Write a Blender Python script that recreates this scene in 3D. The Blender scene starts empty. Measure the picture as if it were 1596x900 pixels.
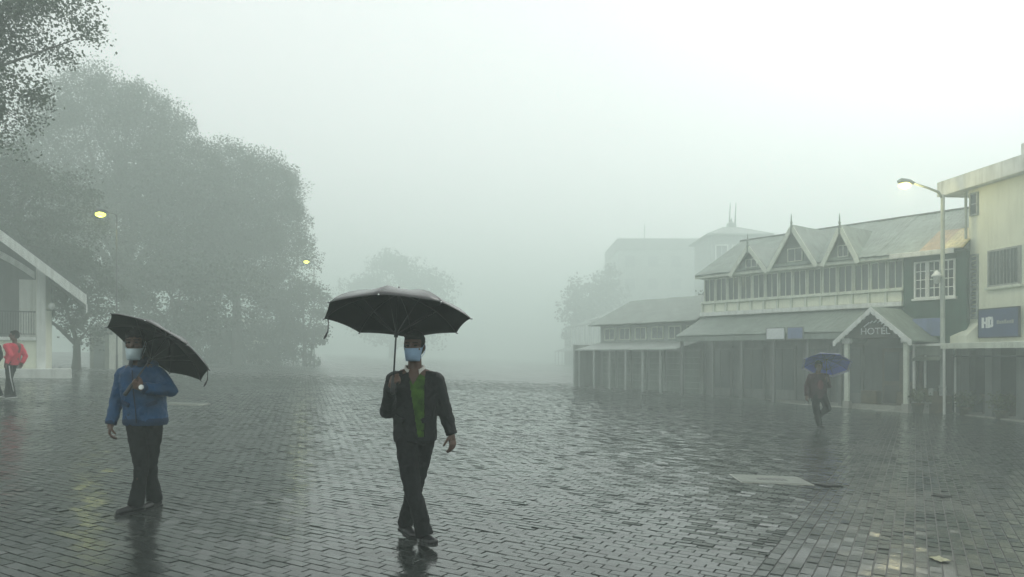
import bpy, bmesh, math, random
import numpy as np
from mathutils import Vector, Matrix, Quaternion

# ------------------------------------------------------------------ camera, sky, sun, exposure
scene = bpy.context.scene
col = scene.collection
CAM_H = 1.507
SLOPE = -0.034                      # the square falls gently towards the hotel side

cam_data = bpy.data.cameras.new('camera')
cam_data.sensor_width = 36.0
cam_data.lens = 25.94
cam_data.shift_y = 0.0658
cam_data.clip_start = 0.05
cam_data.clip_end = 3000
cam = bpy.data.objects.new('camera', cam_data)
cam.location = (0, 0, CAM_H)
cam.rotation_euler = (math.radians(90), 0, 0)
col.objects.link(cam)
scene.camera = cam

SUN_EL, SUN_AZ = math.radians(40), math.radians(42)      # azimuth from +Y towards +X
world = bpy.data.worlds.new('World')
scene.world = world
world.use_nodes = True
wn, wl = world.node_tree.nodes, world.node_tree.links
wn.clear()
w_out = wn.new('ShaderNodeOutputWorld')
w_sky = wn.new('ShaderNodeTexSky')
w_sky.sky_type = 'NISHITA'
w_sky.sun_disc = False
w_sky.sun_elevation = SUN_EL
w_sky.sun_rotation = SUN_AZ
w_sky.air_density = 1.0
w_sky.dust_density = 6.0
w_bg = wn.new('ShaderNodeBackground')
w_bg.inputs['Strength'].default_value = 0.139
w_hsv = wn.new('ShaderNodeHueSaturation')                 # an overcast sky is nearly colourless
w_hsv.inputs['Saturation'].default_value = 0.10
wl.new(w_sky.outputs['Color'], w_hsv.inputs['Color'])
w_mix = wn.new('ShaderNodeMix')
w_mix.data_type = 'RGBA'
w_mix.inputs['Factor'].default_value = 0.74
w_mix.inputs['B'].default_value = (9.75, 9.98, 9.95, 1)     # even cloud deck
wl.new(w_hsv.outputs['Color'], w_mix.inputs['A'])
wl.new(w_mix.outputs['Result'], w_bg.inputs['Color'])
wl.new(w_bg.outputs['Background'], w_out.inputs['Surface'])

sun_data = bpy.data.lights.new('sun', 'SUN')
sun_data.energy = 0.8
sun_data.angle = math.radians(40)
sun_data.color = (1.0, 0.98, 0.94)
sun = bpy.data.objects.new('sun', sun_data)
sun_dir = Vector((math.sin(SUN_AZ) * math.cos(SUN_EL), math.cos(SUN_AZ) * math.cos(SUN_EL), math.sin(SUN_EL)))
sun.rotation_euler = sun_dir.to_track_quat('Z', 'Y').to_euler()
sun.location = (20, 20, 60)
col.objects.link(sun)

vs = scene.view_settings
vs.view_transform = 'Standard'
vs.look = 'None'
vs.gamma = 1.0
vs.use_curve_mapping = False
vs.exposure = 0.0

cy = scene.cycles
cy.use_denoising = True
try:
    cy.denoiser = 'OPENIMAGEDENOISE'
    cy.denoising_input_passes = 'RGB_ALBEDO_NORMAL'
except Exception:
    pass
cy.max_bounces = 6
cy.diffuse_bounces = 3
cy.glossy_bounces = 3
cy.transmission_bounces = 3
cy.volume_bounces = 2
cy.transparent_max_bounces = 8
cy.caustics_reflective = False
cy.caustics_refractive = False
cy.sample_clamp_indirect = 3.0
cy.sample_clamp_direct = 8.0

HAZE_DENSITY = 0.0130
HAZE_TOP = 28.5

rng = np.random.default_rng(7)
random.seed(7)


def gz(x, y=0.0):
    """height of the square at x: a gentle cross fall, levelling out far to the sides"""
    return SLOPE * max(-60.0, min(60.0, x))


# ------------------------------------------------------------------ materials
def mat(name, color, rough=0.6, var=0.12, scale=3.0, bump=0.0, bscale=40.0, metal=0.0, coat=0.0,
        color2=None, emit=None, estr=0.0, spec=0.5, transl=0.0, stain=0.0):
    m = bpy.data.materials.new(name)
    m.use_nodes = True
    n, l = m.node_tree.nodes, m.node_tree.links
    b = n['Principled BSDF']
    b.inputs['Roughness'].default_value = rough
    b.inputs['Metallic'].default_value = metal
    b.inputs['Specular IOR Level'].default_value = spec
    b.inputs['Coat Weight'].default_value = coat
    b.inputs['Coat Roughness'].default_value = 0.12
    tc = n.new('ShaderNodeTexCoord')
    nz = n.new('ShaderNodeTexNoise')
    nz.inputs['Scale'].default_value = scale
    nz.inputs['Detail'].default_value = 5
    l.new(tc.outputs['Object'], nz.inputs['Vector'])
    rp = n.new('ShaderNodeValToRGB')
    c = np.array(color)
    c2 = np.array(color2) if color2 is not None else c * (1 - var)
    c1 = c if color2 is not None else np.minimum(c * (1 + var), 0.95)
    rp.color_ramp.elements[0].position = 0.32
    rp.color_ramp.elements[1].position = 0.68
    rp.color_ramp.elements[0].color = (*c2, 1)
    rp.color_ramp.elements[1].color = (*c1, 1)
    l.new(nz.outputs['Fac'], rp.inputs['Fac'])
    last = rp.outputs['Color']
    if stain > 0:                                    # rain streaks and grime with a shape of their own
        mp = n.new('ShaderNodeMapping')
        mp.inputs['Scale'].default_value = (4.0, 4.0, 0.35)
        l.new(tc.outputs['Object'], mp.inputs['Vector'])
        n2 = n.new('ShaderNodeTexNoise')
        n2.inputs['Scale'].default_value = 1.6
        n2.inputs['Detail'].default_value = 8
        l.new(mp.outputs['Vector'], n2.inputs['Vector'])
        r2 = n.new('ShaderNodeValToRGB')
        r2.color_ramp.elements[0].position = 0.45
        r2.color_ramp.elements[1].position = 0.72
        l.new(n2.outputs['Fac'], r2.inputs['Fac'])
        mx = n.new('ShaderNodeMix')
        mx.data_type = 'RGBA'
        mx.blend_type = 'MULTIPLY'
        mx.inputs['B'].default_value = (1 - stain, 1 - stain, 1 - stain * 1.1, 1)
        l.new(r2.outputs['Color'], mx.inputs['Factor'])
        l.new(last, mx.inputs['A'])
        last = mx.outputs['Result']
    l.new(last, b.inputs['Base Color'])
    if bump > 0:
        nb = n.new('ShaderNodeTexNoise')
        nb.inputs['Scale'].default_value = bscale
        nb.inputs['Detail'].default_value = 4
        l.new(tc.outputs['Object'], nb.inputs['Vector'])
        bp = n.new('ShaderNodeBump')
        bp.inputs['Strength'].default_value = bump
        bp.inputs['Distance'].default_value = 0.02
        l.new(nb.outputs['Fac'], bp.inputs['Height'])
        l.new(bp.outputs['Normal'], b.inputs['Normal'])
    if emit is not None:
        b.inputs['Emission Color'].default_value = (*emit, 1)
        b.inputs['Emission Strength'].default_value = estr
    return m


def leaf_mat(name, dark, light):
    m = bpy.data.materials.new(name)
    m.use_nodes = True
    n, l = m.node_tree.nodes, m.node_tree.links
    b = n['Principled BSDF']
    b.inputs['Roughness'].default_value = 0.4
    at = n.new('ShaderNodeAttribute')
    at.attribute_name = 'tone'
    rp = n.new('ShaderNodeValToRGB')
    rp.color_ramp.elements[0].color = (*dark, 1)
    rp.color_ramp.elements[1].color = (*light, 1)
    l.new(at.outputs['Fac'], rp.inputs['Fac'])
    l.new(rp.outputs['Color'], b.inputs['Base Color'])
    tr = n.new('ShaderNodeBsdfTranslucent')
    l.new(rp.outputs['Color'], tr.inputs['Color'])
    ms = n.new('ShaderNodeMixShader')
    ms.inputs['Fac'].default_value = 0.25
    l.new(b.outputs['BSDF'], ms.inputs[1])
    l.new(tr.outputs['BSDF'], ms.inputs[2])
    l.new(ms.outputs['Shader'], n['Material Output'].inputs['Surface'])
    return m


M = {}
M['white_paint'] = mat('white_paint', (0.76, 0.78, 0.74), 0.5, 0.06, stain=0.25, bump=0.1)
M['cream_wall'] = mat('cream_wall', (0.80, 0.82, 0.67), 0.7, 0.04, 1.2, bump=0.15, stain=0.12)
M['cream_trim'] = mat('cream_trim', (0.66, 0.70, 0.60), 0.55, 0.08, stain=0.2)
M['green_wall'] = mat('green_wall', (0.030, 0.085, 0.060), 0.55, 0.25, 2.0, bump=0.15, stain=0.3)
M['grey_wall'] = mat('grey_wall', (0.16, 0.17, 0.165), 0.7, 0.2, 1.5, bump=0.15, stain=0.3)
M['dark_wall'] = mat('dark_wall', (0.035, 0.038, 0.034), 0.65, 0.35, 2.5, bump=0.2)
M['dark_wood'] = mat('dark_wood', (0.045, 0.036, 0.027), 0.5, 0.3, 4.0, bump=0.2)
M['brown_wood'] = mat('brown_wood', (0.10, 0.075, 0.045), 0.55, 0.3, 4.0, bump=0.2)
M['roof_metal'] = mat('roof_metal', (0.24, 0.29, 0.25), 0.6, 0.2, 1.5, bump=0.08, stain=0.35)
M['roof_yellow'] = mat('roof_yellow', (0.52, 0.44, 0.17), 0.45, 0.18, 1.5, bump=0.1, stain=0.35)
M['roof_orange'] = mat('roof_orange', (0.38, 0.27, 0.13), 0.5, 0.2, 2.0, bump=0.1, stain=0.3)
M['gable_grey'] = mat('gable_grey', (0.22, 0.26, 0.23), 0.6, 0.15, 2.0, stain=0.25)
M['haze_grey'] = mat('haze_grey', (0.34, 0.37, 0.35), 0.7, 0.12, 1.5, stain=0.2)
M['roof_dark'] = mat('roof_dark', (0.085, 0.095, 0.09), 0.4, 0.25, 1.5, bump=0.1, stain=0.3)
M['glass'] = mat('glass', (0.035, 0.045, 0.05), 0.06, 0.2, 1.0, spec=0.6)
M['glass_grey'] = mat('glass_grey', (0.10, 0.115, 0.12), 0.1, 0.2, 1.0, spec=0.6)
M['curtain'] = mat('curtain', (0.20, 0.22, 0.23), 0.8, 0.3, 6.0)
M['blue_sign'] = mat('blue_sign', (0.035, 0.055, 0.16), 0.4, 0.12, 2.0, stain=0.15)
M['blue_board'] = mat('blue_board', (0.16, 0.20, 0.36), 0.45, 0.15, 2.0, stain=0.2)
M['sign_white'] = mat('sign_white', (0.72, 0.75, 0.76), 0.5, 0.05)
M['pole_metal'] = mat('pole_metal', (0.30, 0.34, 0.31), 0.45, 0.15, 5.0, metal=0.2, stain=0.3)
M['lamp_glow'] = mat('lamp_glow', (0.9, 0.85, 0.5), 0.4, 0.02, emit=(1.0, 0.86, 0.22), estr=5.0)
M['lamp_glow_green'] = mat('lamp_glow_green', (0.9, 0.85, 0.5), 0.4, 0.02, emit=(0.80, 0.90, 0.06), estr=5.0)
M['globe'] = mat('globe', (0.75, 0.77, 0.74), 0.3, 0.04)
M['bark'] = mat('bark', (0.045, 0.04, 0.032), 0.8, 0.3, 4.0, bump=0.6, bscale=12)
M['leaf_dark'] = leaf_mat('leaf_dark', (0.018, 0.030, 0.017), (0.042, 0.062, 0.032))
M['leaf_mid'] = leaf_mat('leaf_mid', (0.02, 0.038, 0.02), (0.085, 0.125, 0.06))
M['leaf_olive'] = leaf_mat('leaf_olive', (0.03, 0.04, 0.01), (0.14, 0.15, 0.04))
M['concrete'] = mat('concrete', (0.30, 0.30, 0.26), 0.45, 0.15, 6.0, bump=0.3, coat=0.3)
M['pale_slab'] = mat('pale_slab', (0.11, 0.125, 0.10), 0.35, 0.3, 6.0, bump=0.25, coat=0.3)
M['iron'] = mat('iron', (0.012, 0.013, 0.014), 0.4, 0.3, 8.0, metal=0.3)
M['skin'] = mat('skin', (0.10, 0.05, 0.032), 0.5, 0.12, 12.0, bump=0.1, bscale=120)
M['hair'] = mat('hair', (0.012, 0.011, 0.010), 0.55, 0.3, 20.0, bump=0.6, bscale=90, spec=0.15)
M['eye'] = mat('eye', (0.02, 0.016, 0.014), 0.15, 0.1)
M['mask_blue'] = mat('mask_blue', (0.32, 0.47, 0.66), 0.8, 0.05, 20.0, bump=0.15, bscale=200)
M['mask_white'] = mat('mask_white', (0.55, 0.66, 0.70), 0.8, 0.05, 20.0, bump=0.15, bscale=200)
M['jacket_black'] = mat('jacket_black', (0.010, 0.0105, 0.012), 0.62, 0.25, 9.0, bump=0.35, bscale=26, spec=0.15)
M['trouser_black'] = mat('trouser_black', (0.008, 0.008, 0.0095), 0.75, 0.25, 9.0, bump=0.3, bscale=24, spec=0.15)
M['sweater_green'] = mat('sweater_green', (0.05, 0.12, 0.013), 0.85, 0.45, 16.0, bump=0.5, bscale=130, spec=0.15)
M['shirt_white'] = mat('shirt_white', (0.62, 0.60, 0.56), 0.75, 0.06, 10.0, bump=0.2)
M['anorak_blue'] = mat('anorak_blue', (0.006, 0.052, 0.138), 0.55, 0.25, 7.0, bump=0.45, bscale=20, spec=0.3)
M['anorak_trim'] = mat('anorak_trim', (0.004, 0.026, 0.075), 0.6, 0.2, 9.0, bump=0.3, bscale=60, spec=0.25)
M['anorak_dark'] = mat('anorak_dark', (0.008, 0.014, 0.030), 0.5, 0.25, 7.0, bump=0.4, bscale=20, spec=0.15)
M['shoe_black'] = mat('shoe_black', (0.007, 0.007, 0.008), 0.3, 0.2, 9.0)
M['shoe_white'] = mat('shoe_white', (0.55, 0.56, 0.55), 0.5, 0.08, 9.0)
M['maroon'] = mat('maroon', (0.040, 0.014, 0.020), 0.7, 0.3, 9.0, bump=0.35, bscale=26, spec=0.15)
M['maroon_patch'] = mat('maroon_patch', (0.11, 0.03, 0.035), 0.7, 0.2, 9.0, bump=0.3, spec=0.15)
M['red_jacket'] = mat('red_jacket', (0.60, 0.035, 0.075), 0.55, 0.15, 7.0, bump=0.4, bscale=22, spec=0.15)
M['dark_jacket'] = mat('dark_jacket', (0.014, 0.018, 0.018), 0.6, 0.3, 7.0, bump=0.4, bscale=22, spec=0.15)
M['cap_white'] = mat('cap_white', (0.60, 0.66, 0.64), 0.7, 0.08, 9.0)
M['canopy_black'] = mat('canopy_black', (0.016, 0.0155, 0.0165), 0.36, 0.2, 9.0, bump=0.15, bscale=30, coat=0.5)
M['canopy_inner'] = mat('canopy_inner', (0.009, 0.009, 0.0095), 0.8, 0.2, 9.0, spec=0.12)  # matte underside, its black deepened beyond the top's to suggest shade
M['canopy_blue_inner'] = mat('canopy_blue_inner', (0.20, 0.25, 0.90), 0.7, 0.15, 6.0, spec=0.2)
M['canopy_blue'] = mat('canopy_blue', (0.11, 0.14, 0.75), 0.42, 0.15, 6.0, bump=0.15, bscale=30, coat=0.3)
M['canopy_lilac'] = mat('canopy_lilac', (0.62, 0.62, 0.78), 0.45, 0.06, 6.0, coat=0.3)  # pale border colour, doubling as a painted highlight along the edge
M['steel'] = mat('steel', (0.55, 0.57, 0.58), 0.22, 0.06, 9.0, metal=1.0)
M['steel_dark'] = mat('steel_dark', (0.05, 0.05, 0.055), 0.35, 0.1, 9.0, metal=0.6)
M['plastic_black'] = mat('plastic_black', (0.01, 0.01, 0.011), 0.35, 0.1, 9.0)
M['watch_face'] = mat('watch_face', (0.80, 0.82, 0.80), 0.12, 0.02, 9.0)
M['scrap'] = mat('scrap', (0.20, 0.20, 0.09), 0.4, 0.2, 20.0, bump=0.3)
M['goods_brown'] = mat('goods_brown', (0.09, 0.065, 0.03), 0.6, 0.35, 6.0, bump=0.2)
M['goods_pale'] = mat('goods_pale', (0.30, 0.32, 0.30), 0.5, 0.2, 6.0)


# ------------------------------------------------------------------ mesh helpers
class MB:
    """collects shapes; build() links them as one mesh object"""
    def __init__(self):
        self.v, self.f = [], []

    def add(self, verts, faces):
        o = len(self.v)
        self.v += [tuple(p) for p in verts]
        self.f += [tuple(i + o for i in q) for q in faces]
        return self

    def box(self, x0, x1, y0, y1, z0, z1):
        return self.add([(x0, y0, z0), (x1, y0, z0), (x1, y1, z0), (x0, y1, z0),
                         (x0, y0, z1), (x1, y0, z1), (x1, y1, z1), (x0, y1, z1)],
                        [(3, 2, 1, 0), (4, 5, 6, 7), (0, 1, 5, 4), (1, 2, 6, 5), (2, 3, 7, 6), (3, 0, 4, 7)])

    def bar(self, a, b, w, h, up=(0, 0, 1)):
        a, b = Vector(a), Vector(b)
        d = (b - a).normalized()
        s = d.cross(Vector(up))
        if s.length < 1e-4:
            s = d.cross(Vector((1, 0, 0)))
        s.normalize()
        u = s.cross(d)
        pts = []
        for p in (a, b):
            for (i, j) in ((-1, -1), (1, -1), (1, 1), (-1, 1)):
                pts.append(p + s * (i * w / 2) + u * (j * h / 2))
        return self.add(pts, [(3, 2, 1, 0), (4, 5, 6, 7), (0, 1, 5, 4), (1, 2, 6, 5), (2, 3, 7, 6), (3, 0, 4, 7)])

    def prism(self, poly, axis, t0, t1):
        """poly in the plane normal to axis, pushed from t0 to t1"""
        n = len(poly)

        def p3(p, t):
            return {'y': (p[0], t, p[1]), 'z': (p[0], p[1], t), 'x': (t, p[0], p[1])}[axis]
        v = [p3(p, t0) for p in poly] + [p3(p, t1) for p in poly]
        f = [tuple(range(n))[::-1], tuple(range(n, 2 * n))]
        f += [(i, (i + 1) % n, n + (i + 1) % n, n + i) for i in range(n)]
        return self.add(v, f)

    def tube(self, pts, radii, n=8, cap=True, flat=None):
        pts = [Vector(p) for p in pts]
        if not hasattr(radii, '__len__'):
            radii = [radii] * len(pts)
        rings = []
        ref = None
        for i, p in enumerate(pts):
            d = (pts[min(i + 1, len(pts) - 1)] - pts[max(i - 1, 0)]).normalized()
            if ref is None:
                ref = Vector((1, 0, 0)) if abs(d.x) < 0.9 else Vector((0, 1, 0))
            s = (ref - d * ref.dot(d)).normalized()
            ref = s
            t = d.cross(s)
            rings.append([p + (s * math.cos(2 * math.pi * k / n) + t * math.sin(2 * math.pi * k / n)) * radii[i] for k in range(n)])
        v = [q for r in rings for q in r]
        f = []
        for i in range(len(rings) - 1):
            for k in range(n):
                f.append((i * n + k, i * n + (k + 1) % n, (i + 1) * n + (k + 1) % n, (i + 1) * n + k))
        if cap:
            f.append(tuple(range(n))[::-1])
            f.append(tuple((len(rings) - 1) * n + k for k in range(n)))
        return self.add(v, f)

    def lathe(self, prof, n=16, c=(0, 0, 0)):
        v, f = [], []
        for (r, z) in prof:
            for k in range(n):
                a = 2 * math.pi * k / n
                v.append((c[0] + r * math.cos(a), c[1] + r * math.sin(a), c[2] + z))
        for i in range(len(prof) - 1):
            for k in range(n):
                f.append((i * n + k, i * n + (k + 1) % n, (i + 1) * n + (k + 1) % n, (i + 1) * n + k))
        f.append(tuple(range(n))[::-1])
        f.append(tuple((len(prof) - 1) * n + k for k in range(n)))
        return self.add(v, f)

    def ellipsoid(self, c, r, R=None, nu=16, nv=10):
        v, f = [], []
        c = Vector(c)
        for i in range(1, nv):
            th = math.pi * i / nv
            for k in range(nu):
                ph = 2 * math.pi * k / nu
                p = Vector((r[0] * math.sin(th) * math.cos(ph), r[1] * math.sin(th) * math.sin(ph), r[2] * math.cos(th)))
                if R is not None:
                    p = R @ p
                v.append(c + p)
        top, bot = Vector((0, 0, r[2])), Vector((0, 0, -r[2]))
        if R is not None:
            top, bot = R @ top, R @ bot
        v += [c + top, c + bot]
        T, B = len(v) - 2, len(v) - 1
        for i in range(nv - 2):
            for k in range(nu):
                f.append((i * nu + k, (i + 1) * nu + k, (i + 1) * nu + (k + 1) % nu, i * nu + (k + 1) % nu))
        for k in range(nu):
            f.append((T, k, (k + 1) % nu))
            f.append((B, (nv - 2) * nu + (k + 1) % nu, (nv - 2) * nu + k))
        return self.add(v, f)

    def capsule(self, a, b, ra, rb, n=12):
        """tapered capsule with round ends"""
        a, b = Vector(a), Vector(b)
        d = (b - a)
        L = d.length
        d = d / L if L > 1e-6 else Vector((0, 0, 1))
        pts, rad = [], []
        for k in range(4):
            t = math.pi / 2 * (1 - k / 4 * 0.92)
            pts.append(a - d * ra * math.sin(t)); rad.append(max(ra * math.cos(t), ra * 0.05))
        pts.append(a); rad.append(ra)
        pts.append(b); rad.append(rb)
        for k in range(3, -1, -1):
            t = math.pi / 2 * (1 - k / 4 * 0.92)
            pts.append(b + d * rb * math.sin(t)); rad.append(max(rb * math.cos(t), rb * 0.05))
        return self.tube(pts, rad, n)

    def loft(self, rings, n=24, power=2.4):
        """closed stack of super-ellipses (cx, cy, z, rx, ry)"""
        v, f = [], []
        for (cx, cyy, z, rx, ry) in rings:
            for k in range(n):
                a = 2 * math.pi * k / n
                ca, sa = math.cos(a), math.sin(a)
                x = math.copysign(abs(ca) ** (2 / power), ca) * rx
                y = math.copysign(abs(sa) ** (2 / power), sa) * ry
                v.append((cx + x, cyy + y, z))
        for i in range(len(rings) - 1):
            for k in range(n):
                f.append((i * n + k, i * n + (k + 1) % n, (i + 1) * n + (k + 1) % n, (i + 1) * n + k))
        f.append(tuple(range(n))[::-1])
        f.append(tuple((len(rings) - 1) * n + k for k in range(n)))
        return self.add(v, f)

    def mesh(self, name):
        me = bpy.data.meshes.new(name)
        me.from_pydata(self.v, [], self.f)
        bm = bmesh.new()
        bm.from_mesh(me)
        bmesh.ops.recalc_face_normals(bm, faces=bm.faces)
        bm.to_mesh(me)
        bm.free()
        return me

    def build(self, name, material, parent=None, smooth=False, bevel=0.0, loc=None, kind=None):
        me = self.mesh(name)
        if bevel > 0:
            bm = bmesh.new()
            bm.from_mesh(me)
            bmesh.ops.bevel(bm, geom=list(bm.edges), offset=bevel, segments=1, affect='EDGES', clamp_overlap=True)
            bm.to_mesh(me)
            bm.free()
        me.materials.append(M[material] if isinstance(material, str) else material)
        if smooth:
            me.shade_smooth()
        return link(name, me, parent, loc, kind)


def link(name, me, parent=None, loc=None, kind=None):
    o = bpy.data.objects.new(name, me)
    col.objects.link(o)
    if parent is not None:
        o.parent = parent
    if loc is not None:
        o.location = loc
    if kind:
        o['kind'] = kind
    return o


def tag(o, label, cat, group=None, kind=None):
    o['label'] = label
    o['category'] = cat
    if group:
        o['group'] = group
    if kind:
        o['kind'] = kind
    return o


def thing(name, label, cat, loc=(0, 0, 0), rz=0.0, group=None):
    o = bpy.data.objects.new(name, None)
    o.empty_display_size = 0.2
    col.objects.link(o)
    o.location = loc
    o.rotation_euler = (0, 0, rz)
    return tag(o, label, cat, group)


def box(name, material, parent, x0, x1, y0, y1, z0, z1, bevel=0.0):
    return MB().box(x0, x1, y0, y1, z0, z1).build(name, material, parent, bevel=bevel)


def fast_mesh(name, verts, quads, tone=None):
    """numpy quads to a mesh, with an optional per-face 'tone'"""
    me = bpy.data.meshes.new(name)
    nv, nf = len(verts), len(quads)
    me.vertices.add(nv)
    me.vertices.foreach_set('co', np.ascontiguousarray(verts, dtype=np.float32).ravel())
    me.loops.add(nf * 4)
    me.loops.foreach_set('vertex_index', np.ascontiguousarray(quads, dtype=np.int32).ravel())
    me.polygons.add(nf)
    me.polygons.foreach_set('loop_start', np.arange(0, nf * 4, 4, dtype=np.int32))
    me.update(calc_edges=True)
    if tone is not None:
        at = me.attributes.new('tone', 'FLOAT', 'FACE')
        at.data.foreach_set('value', np.ascontiguousarray(tone, dtype=np.float32))
    me.validate()
    me.shade_flat()
    return me


def text_mesh(body, size, depth=0.01):
    cu = bpy.data.curves.new('lettering', 'FONT')
    cu.body = body
    cu.size = size
    cu.extrude = depth
    cu.align_x = 'CENTER'
    o = bpy.data.objects.new('lettering_source', cu)
    col.objects.link(o)
    dg = bpy.context.evaluated_depsgraph_get()
    me = bpy.data.meshes.new_from_object(o.evaluated_get(dg))
    bpy.data.objects.remove(o)
    bpy.data.curves.remove(cu)
    return me

# ------------------------------------------------------------------ the square: ground sheet and wet setts
def wet_stone(name, joints, r0=0.11, r1=0.27):
    m = bpy.data.materials.new(name)
    m.use_nodes = True
    n, l = m.node_tree.nodes, m.node_tree.links
    b = n['Principled BSDF']
    tc = n.new('ShaderNodeTexCoord')
    geo = n.new('ShaderNodeNewGeometry')
    big = n.new('ShaderNodeTexNoise')
    big.inputs['Scale'].default_value = 0.55
    big.inputs['Detail'].default_value = 6
    l.new(geo.outputs['Position'], big.inputs['Vector'])
    fine = n.new('ShaderNodeTexNoise')
    fine.inputs['Scale'].default_value = 34
    fine.inputs['Detail'].default_value = 6
    l.new(geo.outputs['Position'], fine.inputs['Vector'])
    at = n.new('ShaderNodeAttribute')
    at.attribute_name = 'tone'
    # colour: sett tone, fine speckle, broad grime
    rp = n.new('ShaderNodeValToRGB')
    rp.color_ramp.elements[0].color = (0.007, 0.0085, 0.008, 1)
    rp.color_ramp.elements[1].color = (0.034, 0.039, 0.036, 1)
    ma = n.new('ShaderNodeMath'); ma.operation = 'MULTIPLY_ADD'
    ma.inputs[1].default_value = 0.55
    l.new(at.outputs['Fac'], ma.inputs[0])
    mb = n.new('ShaderNodeMath'); mb.operation = 'MULTIPLY'
    mb.inputs[1].default_value = 0.5
    l.new(fine.outputs['Fac'], mb.inputs[0])
    l.new(mb.outputs[0], ma.inputs[2])
    l.new(ma.outputs[0], rp.inputs['Fac'])
    l.new(rp.outputs['Color'], b.inputs['Base Color'])
    # wet film: gloss differs from place to place
    rr = n.new('ShaderNodeMapRange')
    rr.inputs['From Min'].default_value = 0.35
    rr.inputs['From Max'].default_value = 0.65
    rr.inputs['To Min'].default_value = r0
    rr.inputs['To Max'].default_value = r1
    l.new(big.outputs['Fac'], rr.inputs['Value'])
    l.new(rr.outputs['Result'], b.inputs['Roughness'])
    b.inputs['IOR'].default_value = 1.38
    b.inputs['Coat Weight'].default_value = 0.55
    b.inputs['Coat IOR'].default_value = 1.33
    b.inputs['Coat Roughness'].default_value = r0 + 0.02
    bp = n.new('ShaderNodeBump')
    bp.inputs['Strength'].default_value = 0.30
    bp.inputs['Distance'].default_value = 0.004
    l.new(fine.outputs['Fac'], bp.inputs['Height'])
    rip = n.new('ShaderNodeTexNoise')                 # water lying and running over the stones
    rip.inputs['Scale'].default_value = 7.0
    rip.inputs['Detail'].default_value = 3
    l.new(geo.outputs['Position'], rip.inputs['Vector'])
    b2 = n.new('ShaderNodeBump')
    b2.inputs['Strength'].default_value = 0.26
    b2.inputs['Distance'].default_value = 0.012
    l.new(rip.outputs['Fac'], b2.inputs['Height'])
    l.new(bp.outputs['Normal'], b2.inputs['Normal'])
    und = n.new('ShaderNodeTexNoise')                 # settled, uneven bedding
    und.inputs['Scale'].default_value = 1.7
    und.inputs['Detail'].default_value = 2
    l.new(geo.outputs['Position'], und.inputs['Vector'])
    b4 = n.new('ShaderNodeBump')
    b4.inputs['Strength'].default_value = 0.2
    b4.inputs['Distance'].default_value = 0.05
    l.new(und.outputs['Fac'], b4.inputs['Height'])
    l.new(b2.outputs['Normal'], b4.inputs['Normal'])
    b2 = b4
    norm = b2
    if joints:
        mp = n.new('ShaderNodeMapping')
        mp.inputs['Rotation'].default_value = (0, 0, math.radians(28.7))
        l.new(geo.outputs['Position'], mp.inputs['Vector'])
        br = n.new('ShaderNodeTexBrick')
        br.inputs['Scale'].default_value = 1.0
        br.inputs['Brick Width'].default_value = 0.18
        br.inputs['Row Height'].default_value = 0.092
        br.inputs['Mortar Size'].default_value = 0.008
        l.new(mp.outputs['Vector'], br.inputs['Vector'])
        b3 = n.new('ShaderNodeBump')
        b3.invert = True
        b3.inputs['Strength'].default_value = 0.5
        b3.inputs['Distance'].default_value = 0.01
        l.new(br.outputs['Fac'], b3.inputs['Height'])
        l.new(b2.outputs['Normal'], b3.inputs['Normal'])
        norm = b3
    l.new(norm.outputs['Normal'], b.inputs['Normal'])
    l.new(norm.outputs['Normal'], b.inputs['Coat Normal'])
    return m


M['wet_sett'] = wet_stone('wet_sett', False)
M['wet_ground'] = wet_stone('wet_ground', True, 0.26, 0.40)

# one sheet to the horizon; its middle carries the cross fall of the square
xs = [-420, -200, -110, -60, -30, -10, 0, 10, 30, 60, 110, 200, 420]
ys = [-60, -20, 0, 10, 20, 35, 60, 120, 250, 520]
gv = [(x, y, gz(x) - 0.0095) for y in ys for x in xs]
gf = [(j * len(xs) + i, j * len(xs) + i + 1, (j + 1) * len(xs) + i + 1, (j + 1) * len(xs) + i)
      for j in range(len(ys) - 1) for i in range(len(xs) - 1)]
gme = bpy.data.meshes.new('ground')
gme.from_pydata(gv, [], gf)
gme.materials.append(M['wet_ground'])
link('ground', gme, kind='structure')

paving = bpy.data.objects.new('plaza_paving', None)
col.objects.link(paving)
paving['kind'] = 'structure'

GA = math.radians(28.7)
UD = np.array([math.sin(GA), math.cos(GA)])            # along the long joints, towards the hotel
VD = np.array([math.cos(GA), -math.sin(GA)])
PL, PW, V0 = 0.18, 0.092, -1.02                       # sett pitch; V0: where the bond turns


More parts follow.
